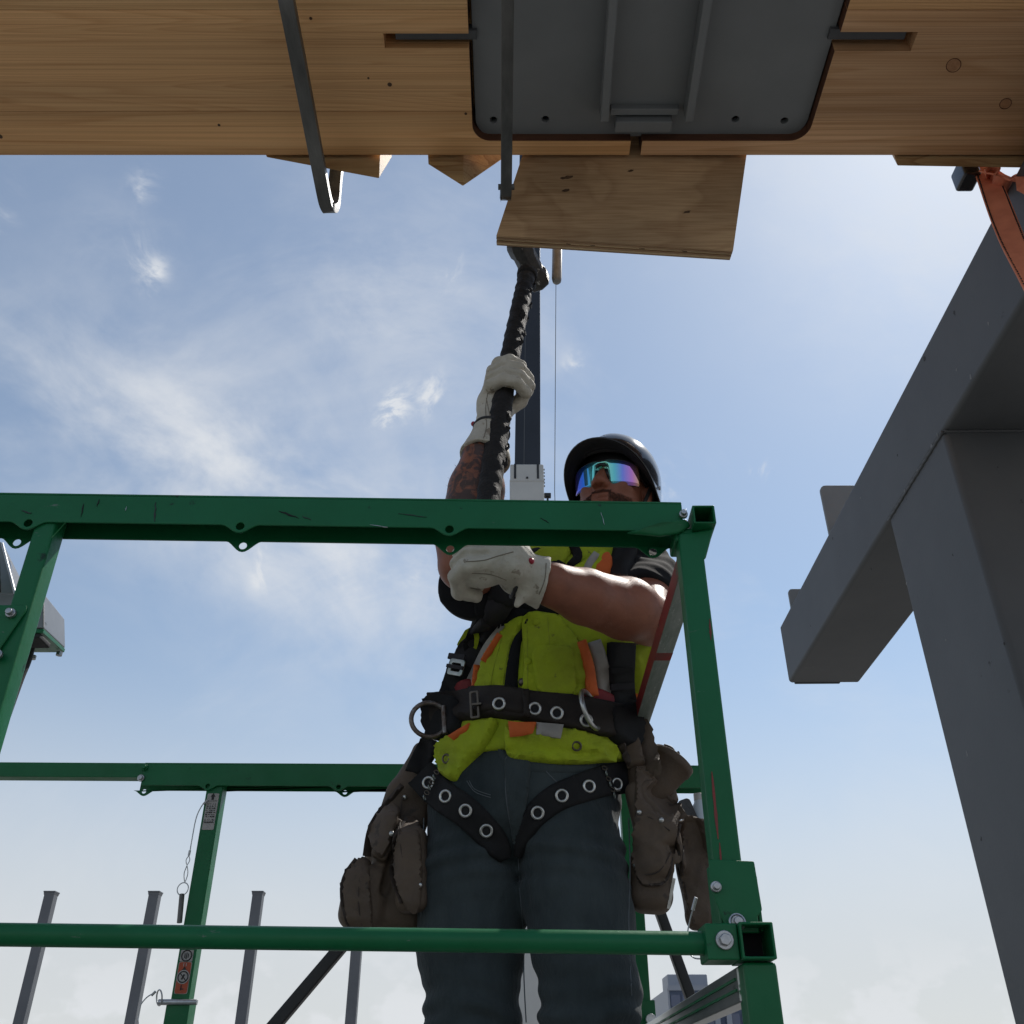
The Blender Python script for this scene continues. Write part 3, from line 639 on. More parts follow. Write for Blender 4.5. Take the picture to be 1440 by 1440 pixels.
# right corner: side rails are square tubes with open ends toward the camera
cz = at(988, 727, FY - .01).z; cx = at(989, 727, FY - .01).x; ts = 0.032
bk = at(872, 1090, BY); dside = V((0.012, BY - FY, 0.0))
sr_a = V((cx, FY - .018, cz)); sr_b = V((cx + .012, BY, cz))
mk('side_rail', G().hollow(sr_a, sr_a + (sr_b - sr_a) * 0.075, ts, ts * .95, .003), 'green', lift, bevel=0.003)
s0 = sr_a + (sr_b - sr_a) * 0.075
o = mk('side_rail', G().bar(s0, sr_b, ts * .98, ts * 1.1), ['green_worn', 'green_red'], lift, bevel=0.002)
for p in o.data.polygons:
    if p.normal.x < -0.7: p.material_index = 1
for k, (px, py) in enumerate(((935, 942),)):
    c = at(px, py, FY + .5)
    t_ = (c - sr_a).dot((sr_b - sr_a).normalized()); c = sr_a + (sr_b - sr_a).normalized() * 0.47 - V((0, 0, ts * .5 + .0012))
    mk('paint_band', G().box(c, (ts * .94, 0.035, .001)), 'red_scrape', lift)
zsl = at(1030, 1262, FY).z; xr = at(1015, 1000, FY).x
prt = post(999, 1000, FY + .002, 0.034, 0.034, zsl - .03, cz - ts * .5 - 0.002)
a, b = at(977, 745, FY), at(993, 790, FY)
mk('corner_gusset', hexa([at(962, 752, FY + .004), at(1004, 742, FY - .004), at(992, 787, FY + .002), at(964, 790, FY + .002)],
                         [at(962, 752, FY + .03), at(1004, 742, FY + .03), at(992, 787, FY + .03), at(964, 790, FY + .03)]), 'green', lift, bevel=0.003)
random.seed(21)
for (px0, py0, px1, py1, w_) in ((1001, 1085, 1010, 1180, 4), (998, 870, 1000, 900, 3), (1012, 1185, 1016, 1240, 2.5)):
    Lp, Rp = [], []
    for k in range(9):
        t_ = k / 8; ww = w_ * random.uniform(.25, .6) * (math.sin(math.pi * (t_ * .9 + .05)) + .15)
        xx, yy = px0 + (px1 - px0) * t_, py0 + (py1 - py0) * t_; Lp.append((xx - ww, yy)); Rp.append((xx + ww, yy))
    pts_ = [at(x, y, FY + .0012) for x, y in Lp + Rp[::-1]]; n_ = len(pts_)
    mk('scrape', G().add(pts_ + [p_ + V((0, .002, 0)) for p_ in pts_], [tuple(range(n_)), tuple(range(2 * n_ - 1, n_ - 1, -1))] + [(i, (i + 1) % n_, n_ + (i + 1) % n_, n_ + i) for i in range(n_)]), 'red_scrape', lift)
for (px0, py0, px1, py1, w_, m_) in ((117, 708, 114, 727, 1.6, 'dark_hole'), (140, 702, 136, 712, 1.4, 'dark_hole'), (219, 706, 217, 733, 2.2, 'black_steel'), (178, 712, 176, 718, .9, 'zinc'), (392, 718, 420, 728, 2.0, 'dark_hole'), (425, 726, 438, 731, 1.5, 'black_steel'),
                                  (560, 722, 600, 727, 1.0, 'black_steel'), (760, 728, 772, 735, 1.1, 'dark_hole'), (845, 720, 850, 738, .9, 'zinc'), (30, 718, 44, 722, 2.2, 'black_steel'), (520, 738, 545, 741, .8, 'zinc')):
    Lp, Rp = [], []; dd_ = V((px1 - px0, py1 - py0)).normalized(); sn = V((-dd_.y, dd_.x))
    for k in range(7):
        t_ = k / 6; ww = w_ * random.uniform(.4, 1) * (math.sin(math.pi * (t_ * .9 + .05)) + .1); q_ = V((px0, py0)).lerp(V((px1, py1)), t_) + sn * random.uniform(-1, 1) * w_ * .4; Lp.append(q_ + sn * ww * .6); Rp.append(q_ - sn * ww * .6)
    pts_ = [at(x, y, FY - .0008) for x, y in Lp + Rp[::-1]]; n_ = len(pts_)
    mk('scratch', G().add(pts_ + [p_ + V((0, .002, 0)) for p_ in pts_], [tuple(range(n_)), tuple(range(2 * n_ - 1, n_ - 1, -1))] + [(i, (i + 1) % n_, n_ + (i + 1) % n_, n_ + i) for i in range(n_)]), m_, lift)
# hinge sleeve and lower right corner
a, b = at(1012, 1238, FY), at(1052, 1300, FY)
slv = mk('sleeve', G().prism([(x * 1., z) for x, z in ((-.024, .068), (.029, .066), (.031, .012), (.025, .006), (.025, -.012), (-.012, -.012), (-.026, .04))][::-1], [],
         (at(1031, 1245, FY).x - .002, FY - .006, at(1030, 1297, FY).z), (1, 0, 0), (0, 0, 1), -0.004), 'green', lift, bevel=0.002)
slw = mk('sleeve_wing', G().box((at(1003, 1270, FY + .02).x + .004, FY + .026, at(1003, 1270, FY + .02).z), (0.004, 0.05, 0.09)), 'green', lift, bevel=0.002)
mk('sleeve_side', G().box((at(1031, 1245, FY).x + .027, FY + .022, at(1030, 1270, FY).z), (0.004, 0.045, 0.06)), 'green', lift, bevel=0.001)
bolt(1007, 1247, FY - .009, 0.0042); bolt(1037, 1296, FY - .009, 0.0048)
c = at(1037, 1296, FY - .014); mk('snap_ring', G().torus(c, (0, -1, 0.2), 0.0085, 0.0012, 20, 6), 'zinc', lift)
ms = 0.038
mz = at(1063, 1324, FY - .02).z; mx = at(1063, 1324, FY - .02).x
m_a = V((mx, FY - .03, mz)); m_b = V((mx + .0, FY + .035, mz))
mk('corner_tube', G().hollow(m_a, m_b, ms, ms, .003), 'green', lift, bevel=0.003)
mk('tube_shade_cap', G().box(m_b - V((0, .012, 0)), (ms - .007, .01, ms - .007)), 'dark_hole', lift)  # added dark cap, stands for the shade deep inside the tube
mk('corner_bracket', G().box((mx - ms * .5 - .0185, FY + .003, mz), (0.036, 0.05, ms * .99)), 'green', lift, bevel=0.002)
bolt(1019, 1322, FY - .024, 0.0068, True)
mk('post', G().box((mx + .002, FY + .002, (mz - ms / 2 + DECK - .05) / 2), (ms * .98, ms, mz - ms / 2 - DECK + .05 - .002)), 'green', lift, bevel=0.004)
# mid rails
ra, rb = at(-420, 1309, FY), at(1008, 1327, FY)
mk('mid_rail', G().tube([ra, rb], 0.0125, 20, False), 'green', lift, smooth=True)
w0 = V((mx - .0075, FY + .010, mz - .040)); w1 = V((cx + .01, BY, mz - .036))
rs = mk('side_rail', G().bar(w0, w1, 0.022, 0.036), 'bare_metal', lift, bevel=0.002)  # glossy green rail: its silvery reflection is put into the colour as metal
for k in (0.006, -.005): mk('groove', G().bar(w0 + V((-.0115, .01, k)), w1 + V((-.0115, 0, k)), .002, .003), 'green', rs)
# back rails
ba, bb = at(198, 1104, BY), at(1000, 1108, BY)
dB = (bb - ba).normalized(); upB = V((0, 0, 1))
def alongB(px): return (at(px, 1106, BY) - ba).dot(dB)
mk('top_rail', ear_plate(ba, bb, 0.055, [alongB(292), alongB(476)], 0.006, 0.012, -0.0035), 'green', lift, bevel=0.001)
bk2 = V((0, .05, 0))
mk('rail_flange', ear_plate(ba + bk2 - dB * .02, bb + bk2, 0.055, [alongB(296) + .02, alongB(481) + .02, .012], 0.006, 0.014, -0.0035), 'green', lift, bevel=0.001)
mk('rail_web', G().add([ba + upB * .055, bb + upB * .055, bb + bk2 + upB * .055, ba + bk2 + upB * .055, ba + upB * .0585, bb + upB * .0585, bb + bk2 + upB * .0585, ba + bk2 + upB * .0585],
   [(0, 3, 2, 1), (4, 5, 6, 7), (0, 1, 5, 4), (1, 2, 6, 5), (2, 3, 7, 6), (3, 0, 4, 7)]), 'green', lift)
mk('extension_rail', G().hollow(at(-300, 1083, BY + .025), at(230, 1086, BY + .025), 0.038, 0.038, .003), 'green', lift, bevel=0.002)
bolt(203, 1079, BY - .004, 0.006, m='green'); bolt(198, 1094, BY - .004, 0.006)
# back left post with decals
c = at(300, 1110, BY); zsp = at(255, 1410, BY).z
pb = mk('post', G().box((c.x, BY + .03, (c.z + zsp - .1) / 2 + .02), (0.042, 0.042, c.z - zsp + .14)), 'green', lift, bevel=0.003)
mk('socket', G().hollow((c.x, BY + .03, zsp), (c.x, BY + .03, DECK - .05), 0.054, 0.054, .005, (0, 1, 0)), 'green', lift, bevel=0.002)
mk('locking_pin', G().tube([(c.x - .045, BY - .001, zsp + .001), (c.x + .045, BY - .001, zsp + .001)], 0.0065, 10), 'zinc', lift, bevel=0.001)
zc = lambda py: at(280, py, BY + .009).z
fy = BY + .009 - .0012
def decal(name, z0, z1, w, m, y=fy, parent=None, r=0.002, dx=0.0): return mk(name, G().prism(rrect(c.x + dx - w / 2, z0, c.x + dx + w / 2, z1, r, 3), [], (0, y, 0), (1, 0, 0), (0, 0, 1), -0.0006), m, parent or lift)
dw = decal('instruction_decal', zc(1167), zc(1116), 0.030, 'label_white')
dx = .0005
mk('arrow', G().prism([(-.0065, 0), (0, .0085), (.0065, 0), (.003, 0), (.003, -.008), (-.003, -.008), (-.003, 0)][::-1], [], (c.x, fy - .001, zc(1120.5)), (1, 0, 0), (0, 0, 1), -.0005), 'ink', dw)
for k, zz in enumerate((1126.5, 1157)): mk('printed_line', G().box((c.x, fy - .0012, zc(zz)), (0.026, .0004, .0009)), 'ink', dw)
random.seed(3)
for k in range(9):
    zz = 1131 + k * 2.9 + (2 if k > 6 else 0); n_ = 4
    for j in range(n_):
        ww = random.uniform(.002, .0052); mk('printed_line', G().box((c.x - .0095 + j * .0062 + random.uniform(-.001, .001), fy - .0012, zc(zz)), (ww, .0004, random.uniform(.0008, .003))), 'ink', dw)
d1 = decal('warning_decal', zc(1352), zc(1336), 0.030, 'label_white')
mk('symbol_ring', G().torus((c.x, fy - .001, zc(1344)), (0, 1, 0), .0115, .0014, 24, 5), 'ink', d1)
for k, (x, h_) in enumerate(((-.004, .010), (0, .013), (.004, .009))): mk('symbol', G().box((c.x + x, fy - .0012, zc(1344)), (.0018, .0005, h_)), 'ink', d1)
d2 = decal('warning_decal', zc(1398), zc(1352.5), 0.031, 'label_white', r=.004)
mk('decal_field', G().prism(rrect(c.x - .0142, zc(1397.3), c.x + .0142, zc(1353.2), .004, 3), [], (0, fy - .0008, 0), (1, 0, 0), (0, 0, 1), -.0004), 'label_orange', d2)
mk('symbol_disc', G().disc((c.x, fy - .0012, zc(1374)), (0, -1, 0), .0150, .0005, 28), 'label_white', d2)
mk('symbol_ring', G().torus((c.x, fy - .0018, zc(1374)), (0, 1, 0), .0115, .0014, 26, 5), 'ink', d2)
mk('symbol', G().box((c.x, fy - .0019, zc(1374)), (.0022, .0006, .021), Matrix.Rotation(R(-45), 3, 'Y')), 'ink', d2)
mk('symbol', G().box((c.x, fy - .0019, zc(1374)), (.004, .0005, .012), Matrix.Rotation(R(25), 3, 'Y')), 'ink', d2)
mk('symbol', G().prism([(-.006, 0), (.006, 0), (0, .009)], [], (c.x, fy - .0014, zc(1365)), (1, 0, 0), (0, 0, 1), -.0005), 'ink', d2)
mk('symbol', G().box((c.x - .001, fy - .0015, zc(1389)), (.0022, .0005, .012)), 'ink', d2); mk('symbol', G().box((c.x + .002, fy - .0015, zc(1391)), (.007, .0005, .0022)), 'ink', d2)
for s in (-1, 1): mk('symbol', G().box((c.x + s * .003, fy - .0015, zc(1357)), (.0015, .0005, .007)), 'label_white', d2)
# pin on a wire lanyard hanging from the post
lan = mk('lanyard', G().tube(smooth_path([at(291, 1126, BY), at(284, 1133, BY), at(276, 1150, BY), at(270, 1180, BY), at(267, 1198, BY)], 6), 0.0014, 6), 'zinc', lift, smooth=True)
mk('ferrule', G().tube([at(292, 1125, BY), at(286, 1131, BY)], .003, 8), 'zinc', lan); mk('ferrule', G().tube([at(267, 1196, BY), at(265.5, 1203, BY)], .003, 8), 'zinc', lan)
for (x0, y0, x1, y1) in ((265.5, 1203, 263, 1216), (263, 1217, 260, 1240)):
    a, b = at(x0, y0, BY), at(x1, y1, BY); m_ = (a + b) / 2; s_ = (b - a).cross(V((0, 1, 0))).normalized() * .0045
    mk('wire_loop', G().tube(smooth_path([a, m_ + s_, b, m_ - s_, a], 5), .0012, 6, False), 'zinc', lan)
mk('ring', G().torus(at(257, 1250, BY), (0.2, 1, 0), .0145, .0014, 26, 6), 'zinc', lan)
mk('pin', G().tube([at(256, 1257, BY), at(252.3, 1298, BY)], .0062, 12), 'clamp_steel', lan, bevel=.001)
l2 = mk('lanyard', G().tube(smooth_path([at(217, 1396, BY), at(206, 1403, BY), at(197, 1415, BY), at(194, 1432, BY), at(196, 1450, BY)], 6), 0.0014, 6), 'zinc', lift, smooth=True)
mk('ferrule', G().tube([at(219, 1394, BY), at(213, 1400, BY)], .003, 8), 'zinc', l2)
mk('ring', G().torus(at(224, 1403, BY), (0.75, .6, .2), .0165, .0017, 24, 6), 'zinc', l2)
# back right post, sockets, black braces
c2 = at(898, 1330, BY); zs2 = at(900, 1406, BY).z
mk('post', G().box((c2.x, BY + .03, (bb.z + zs2 - .1) / 2), (0.042, 0.042, bb.z - zs2 + .1)), 'green', lift, bevel=0.003)
mk('socket', G().hollow((c2.x + .004, BY + .03, zs2), (c2.x + .004, BY + .03, DECK - .05), 0.052, 0.052, .005, (0, 1, 0)), 'green', lift, bevel=0.002)
c = at(915, 1434, BY - .01); mk('bolt', G().disc(c, (0, -1, 0), .012, .012, 14), 'zinc', lift, bevel=.001)
mk('brace', G().bar(at(505, 1302, BY + .1), at(330, 1508, BY + .1), 0.03, 0.03, (0, 1, 0)), 'black_steel', lift, bevel=0.004)
mk('brace', G().bar(at(918, 1255, BY + .1), at(995, 1470, BY + .1), 0.025, 0.03, (0, 1, 0)), 'black_steel', lift, bevel=0.004)
# deck, toe boards, scissors and base below the frame of the picture
x0, x1 = -1.75, mx + .02
mk('deck', G().box(((x0 + x1) / 2, (FY + BY) / 2 + .02, DECK - .03), (x1 - x0, BY - FY + .1, .06)), 'deck_metal', lift, bevel=.004)
mk('toe_board', G().box(((x0 + x1) / 2, FY - .035, DECK + .07), (x1 - x0, .006, .15)), 'green', lift); mk('toe_board', G().box(((x0 + x1) / 2, BY + .075, DECK + .07), (x1 - x0, .006, .15)), 'green', lift)
for xx in (x0,):
    for yy in (FY, BY): mk('post', G().box((xx, yy, (DECK + ztop) / 2), (.04, .04, ztop - DECK)), 'green', lift, bevel=.003)
    mk('side_rail', G().bar((xx, FY, ztop), (xx, BY, ztop), .035, .035), 'green', lift, bevel=.003)
for yy in (FY + .2, BY - .2):
    for s in (0, 1):
        a, b = V((x0 + .2, yy + s * .05, .55)), V((x1 - .2, yy + s * .05, DECK - .08))
        if s: a.z, b.z = b.z, a.z
        mk('scissor_arm', G().bar(a, b, .04, .09), 'green', lift, bevel=.004)
mk('base', G().box(((x0 + x1) / 2, (FY + BY) / 2, .4), (x1 - x0, 1.0, .3)), 'green', lift, bevel=.02)
for xx in (x0 + .3, x1 - .3):
    for yy in ((FY + BY) / 2 - .5, (FY + BY) / 2 + .5): mk('wheel', G().tube([(xx, yy - .06, .2), (xx, yy + .06, .2)], .2, 20), 'rubber', lift, bevel=.01)

# ================================================================== control box at the left rail
cbx = thing('control_box', 'grey and black control box with a cable fixed behind the left green post', 'control box', at(40, 920, 1.36))
def boxpx(name, fr, bk_, Yf, Yb, m, bev=.004): return mk(name, hexa([at(x, y, Yf) for x, y in fr], [at(x, y, Yb) for x, y in bk_]), m, cbx, bevel=bev)
# lower housing: sunlit right side and green base seen from below
nT, nB, fT, fB = at(62, 834, 1.30), at(62, 884, 1.30), at(91, 870, 1.44), at(92, 912, 1.44); dl = V((-.2, 0, 0))
hs_ = mk('housing', hexa([nB + dl, nB, nT, nT + dl], [fB + dl, fB, fT, fT + dl]), 'box_grey', cbx, bevel=.003)
dn_ = V((0, 0, -.007)); ee = V((0, 0, -.0005)); mk('base_cover', hexa([nB + dl + ee, nB + ee, nB + dn_, nB + dl + dn_], [fB + dl + ee, fB + ee, fB + dn_, fB + dl + dn_]), 'green', cbx, bevel=.001)
mk('seal', G().box(nB + V((-.03, .022, -.010)), (.05, .04, .008)), 'rubber', cbx, bevel=.002)
for px, py in ((84, 917), (47, 922), (61, 876)): mk('screw', G().disc(at(px, py, 1.425 if px != 61 else 1.31), (0, 0, -1), .005, .006, 10), 'zinc', cbx)
mk('cover', G().tube([at(-34, 752, 1.36), at(-28, 768, 1.36), at(-14, 800, 1.36), at(-8, 846, 1.36), at(-8, 850, 1.36)], [.004, .026, .032, .028, .002], 20), 'box_black', cbx, smooth=True)
mk('side_panel', hexa([at(-6, 756, 1.34), at(4, 764, 1.34), at(26, 852, 1.34), at(-2, 852, 1.34)], [at(10, 782, 1.43), at(28, 812, 1.43), at(36, 862, 1.43), at(12, 862, 1.43)]), 'box_grey', cbx, bevel=.003)
mk('panel_edge', G().tube([at(3, 764, 1.337), at(25, 850, 1.337)], .0022, 8), 'zinc', cbx)
cb = at(47, 893, 1.38)
mk('cable_gland', G().tube([cb + V((0, 0, .03)), cb + V((0, 0, .006)), cb, cb - V((.003, 0, .012))], [.011, .011, .008, .008], 12), 'box_grey', cbx, bevel=.001)
mk('cable', G().tube(smooth_path([cb, at(40, 925, 1.375), at(28, 955, 1.37), at(10, 1005, 1.36), at(-20, 1090, 1.34), at(-60, 1200, 1.3)], 6), .0062, 10), 'rubber', cbx, smooth=True)

# ================================================================== signed-distance modelling for cloth, leather and the body
def snets(D, org, h):
    """Surface nets: quads around the zero level of the grid D."""
    ins = D < 0; nx, ny, nz = D.shape
    c = np.zeros((nx - 1, ny - 1, nz - 1), np.uint8)
    for i in (0, 1):
        for j in (0, 1):
            for k in (0, 1): c += ins[i:nx - 1 + i, j:ny - 1 + j, k:nz - 1 + k]
    act = (c > 0) & (c < 8); idx = np.argwhere(act); vid = -np.ones(act.shape, np.int32); vid[act] = np.arange(len(idx))
    acc = np.zeros((len(idx), 3)); cnt = np.zeros(len(idx)); I, J, K = idx.T
    corners = [(i, j, k) for i in (0, 1) for j in (0, 1) for k in (0, 1)]
    val = {q: D[I + q[0], J + q[1], K + q[2]] for q in corners}
    for a in corners:
        for ax in range(3):
            if a[ax]: continue
            b = list(a); b[ax] = 1; b = tuple(b); va, vb = val[a], val[b]; m = (va < 0) != (vb < 0)
            t = np.where(m, va / np.where(va - vb == 0, 1, va - vb), 0); p = np.repeat(np.array(a, float)[None], len(idx), 0); p[:, ax] += t
            acc += p * m[:, None]; cnt += m
    vs = (idx + acc / cnt[:, None]) * h + np.array(org)
    fs = []
    for ax in range(3):
        sl0 = [slice(None)] * 3; sl1 = [slice(None)] * 3; sl0[ax] = slice(0, -1); sl1[ax] = slice(1, None)
        cross = ins[tuple(sl0)] != ins[tuple(sl1)]; e = np.argwhere(cross); u, w = (ax + 1) % 3, (ax + 2) % 3
        dims = [nx - 1, ny - 1, nz - 1]
        e = e[(e[:, u] > 0) & (e[:, w] > 0) & (e[:, u] < dims[u]) & (e[:, w] < dims[w])]
        q = []
        for du, dw in ((1, 1), (0, 1), (0, 0), (1, 0)):
            s = e.copy(); s[:, u] -= du; s[:, w] -= dw; q.append(vid[s[:, 0], s[:, 1], s[:, 2]])
        q = np.stack(q, 1); inside = ins[e[:, 0], e[:, 1], e[:, 2]]; q[~inside] = q[~inside][:, ::-1]; fs.append(q)
    return vs, np.concatenate(fs)

class SDF:
    def __init__(s, lo, hi, h):
        s.h = h; s.lo = np.array(lo, float); n = np.ceil((np.array(hi) - s.lo) / h).astype(int) + 1
        s.D = np.full(n, 0.5, np.float32); s.ax = [(s.lo[i] + h * np.arange(n[i])).astype(np.float32) for i in range(3)]
    def win(s, lo, hi):
        sl = []; 
        for i in range(3):
            a = int(max(0, math.floor((lo[i] - s.lo[i]) / s.h))); b = int(min(len(s.ax[i]), math.ceil((hi[i] - s.lo[i]) / s.h) + 1)); sl.append(slice(a, max(a, b)))
        return tuple(sl), s.ax[0][sl[0]][:, None, None], s.ax[1][sl[1]][None, :, None], s.ax[2][sl[2]][None, None, :]
    def put(s, lo, hi, fn, k=0.0, op='u'):
        pad = 0.03 + k; sl, X, Y, Z = s.win(np.array(lo) - pad, np.array(hi) + pad); B = s.D[sl]
        if B.size == 0: return s
        d = np.broadcast_to(fn(X, Y, Z), B.shape).astype(np.float32)
        if op == 'u':
            if k > 0:
                t = np.clip(0.5 + 0.5 * (B - d) / k, 0, 1); s.D[sl] = B * (1 - t) + d * t - k * t * (1 - t)
            else: s.D[sl] = np.minimum(B, d)
        elif op == 's':
            d = -d
            if k > 0:
                t = np.clip(0.5 - 0.5 * (B - d) / k, 0, 1); s.D[sl] = B * (1 - t) + d * t + k * t * (1 - t)
            else: s.D[sl] = np.maximum(B, d)
        elif op == '+': s.D[sl] = B + d
        return s
    def cone(s, a, b, ra, rb, k=0.0, op='u'):
        a, b = np.array(a, float), np.array(b, float); ba = b - a; L2 = max(1e-9, ba.dot(ba)); r = max(ra, rb)
        def fn(X, Y, Z):
            x, y, z = X - a[0], Y - a[1], Z - a[2]; t = np.clip((x * ba[0] + y * ba[1] + z * ba[2]) / L2, 0, 1)
            return np.sqrt((x - t * ba[0]) ** 2 + (y - t * ba[1]) ** 2 + (z - t * ba[2]) ** 2) - (ra + t * (rb - ra))
        return s.put(np.minimum(a, b) - r, np.maximum(a, b) + r, fn, k, op)
    def chain(s, pts, rads, k=0.0, op='u'):
        for i in range(len(pts) - 1): s.cone(pts[i], pts[i + 1], rads[i], rads[i + 1], k if i == 0 else max(k * .5, 0.004), op)
        return s
    def ell(s, c, r, k=0.0, op='u', M=None):
        c, r = np.array(c, float), np.array(r, float); M = np.array(M) if M is not None else np.eye(3); R_ = r.max()
        def fn(X, Y, Z):
            x, y, z = X - c[0], Y - c[1], Z - c[2]
            q = [(M[i][0] * x + M[i][1] * y + M[i][2] * z) for i in range(3)]
            k0 = np.sqrt(sum((q[i] / r[i]) ** 2 for i in range(3))); k1 = np.sqrt(sum((q[i] / r[i] ** 2) ** 2 for i in range(3))) + 1e-9
            return k0 * (k0 - 1) / k1
        return s.put(c - R_, c + R_, fn, k, op)
    def rbox(s, c, hs, rd, k=0.0, op='u', M=None):
        c, hs = np.array(c, float), np.array(hs, float); M = np.array(M) if M is not None else np.eye(3); R_ = np.linalg.norm(hs)
        def fn(X, Y, Z):
            x, y, z = X - c[0], Y - c[1], Z - c[2]
            q = [np.abs(M[i][0] * x + M[i][1] * y + M[i][2] * z) - hs[i] + rd for i in range(3)]
            return np.sqrt(sum(np.maximum(v, 0) ** 2 for v in q)) + np.minimum(np.maximum(np.maximum(q[0], q[1]), q[2]), 0) - rd
        return s.put(c - R_, c + R_, fn, k, op)
    def loft(s, tab, off=0.0, k=0.0, op='u', pw=2.0, fold=None):
        """tab rows: z, centre x, centre y, half width, half depth."""
        T = np.array(tab, float); z = T[:, 0]; zz = np.linspace(z[0], z[-1], 200); cols = [np.interp(zz, z, T[:, i]) for i in range(1, 5)]
        ker = np.hanning(21); ker /= ker.sum(); cols = [np.convolve(np.pad(c_, 10, mode='edge'), ker, 'valid') for c_ in cols]
        def fn(X, Y, Z):
            cx, cy, rx, ry = [np.interp(Z, zz, c_).astype(np.float32) for c_ in cols]; rx = rx + off; ry = ry + off
            q = (np.abs((X - cx) / rx) ** pw + np.abs((Y - cy) / ry) ** pw) ** (1 / pw); d = (q - 1) * np.minimum(rx, ry)
            if fold is not None: d = d + fold(X, Y, Z)
            return np.maximum(d, np.maximum(z[0] - Z, Z - z[-1]))
        lo = (min(T[:, 1] - T[:, 3]) - off, min(T[:, 2] - T[:, 4]) - off, z[0]); hi = (max(T[:, 1] + T[:, 3]) + off, max(T[:, 2] + T[:, 4]) + off, z[-1])
        return s.put(lo, hi, fn, k, op)
    def mesh(s, sm=2):
        vs, fs = snets(s.D, s.lo, s.h)
        if sm:                                               # a little Laplacian smoothing
            a = np.concatenate([fs[:, i] for i in range(4)]); b = np.concatenate([fs[:, (i + 1) % 4] for i in range(4)]); n = len(vs)
            deg = np.bincount(a, minlength=n) + np.bincount(b, minlength=n)
            for _ in range(sm):
                acc = np.stack([np.bincount(a, vs[b, i], n) + np.bincount(b, vs[a, i], n) for i in range(3)], 1)
                vs = vs * 0.5 + 0.5 * acc / np.maximum(deg, 1)[:, None]
        return vs, fs
def mk_np(name, vs, fs, m, parent=None, label=None):
    me = bpy.data.meshes.new(name); me.vertices.add(len(vs)); me.vertices.foreach_set('co', np.asarray(vs, np.float32).ravel())
    fs = np.asarray(fs, np.int32); n = fs.shape[1]; me.loops.add(fs.size); me.loops.foreach_set('vertex_index', fs.ravel())
    me.polygons.add(len(fs)); me.polygons.foreach_set('loop_start', np.arange(0, fs.size, n, dtype=np.int32)); me.polygons.foreach_set('loop_total', np.full(len(fs), n, np.int32))
    me.update(calc_edges=True); me.validate(); me.shade_smooth(); me.materials.append(MATS[m])
    o = bpy.data.objects.new(name, me); link(o, parent)
    if label: o['label'] = label
    return o
def bvh_of(*obs):
    vs, fs = [], []
    for o in obs:
        k = len(vs); vs += [v.co.copy() for v in o.data.vertices]; fs += [tuple(i + k for i in p.vertices) for p in o.data.polygons]
    return BVHTree.FromPolygons(vs, fs)
def hit(bv, px, py, Ydef=1.9):
    d = ray(px, py).normalized(); h_ = bv.ray_cast(CAM, d)
    if h_[0] is None:
        p_ = at(px, py, Ydef); n_ = bv.find_nearest(p_)
        for _ in range(4):                                    # slide to the silhouette
            q_ = CAM + d * (n_[0] - CAM).dot(d); n_ = bv.find_nearest(q_)
        q_ = CAM + d * (n_[0] - CAM).dot(d)
        return q_ if (q_ - n_[0]).length < .05 else n_[0], (q_ - n_[0]).normalized() if (q_ - n_[0]).length > 1e-5 else n_[1]
    n_ = h_[1]
    if n_.dot(d) > 0: n_ = -n_
    return h_[0], n_
from mathutils.geometry import delaunay_2d_cdt
def resample(poly, step, closed=True):
    out = []; n = len(poly)
    for i in range(n if closed else n - 1):
        a, b = V(poly[i]).to_2d(), V(poly[(i + 1) % n]).to_2d(); m = max(1, int((b - a).length / step))
        out += [a.lerp(b, k / m) for k in range(m)]
    if not closed: out.append(V(poly[-1]).to_2d())
    return out
def smooth2(poly, n=5, closed=True):
    P = [V((p[0], p[1], 0)) for p in poly]; m = len(P); out = []
    for i in range(m if closed else m - 1):
        g_ = lambda j: P[j % m] if closed else P[max(0, min(m - 1, j))]
        a, b, c, d = g_(i - 1), g_(i), g_(i + 1), g_(i + 2)
        for k in range(n):
            t = k / n; q = 0.5 * ((2 * b) + (c - a) * t + (2 * a - 5 * b + 4 * c - d) * t * t + (3 * b - a - 3 * c + d) * t ** 3); out.append((q.x, q.y))
    if not closed: out.append((P[-1].x, P[-1].y))
    return out
def inside(p, poly):
    r = False; n = len(poly)
    for i in range(n):
        a, b = poly[i], poly[i - 1]
        if (a[1] > p[1]) != (b[1] > p[1]) and p[0] < (b[0] - a[0]) * (p[1] - a[1]) / (b[1] - a[1]) + a[0]: r = not r
    return r
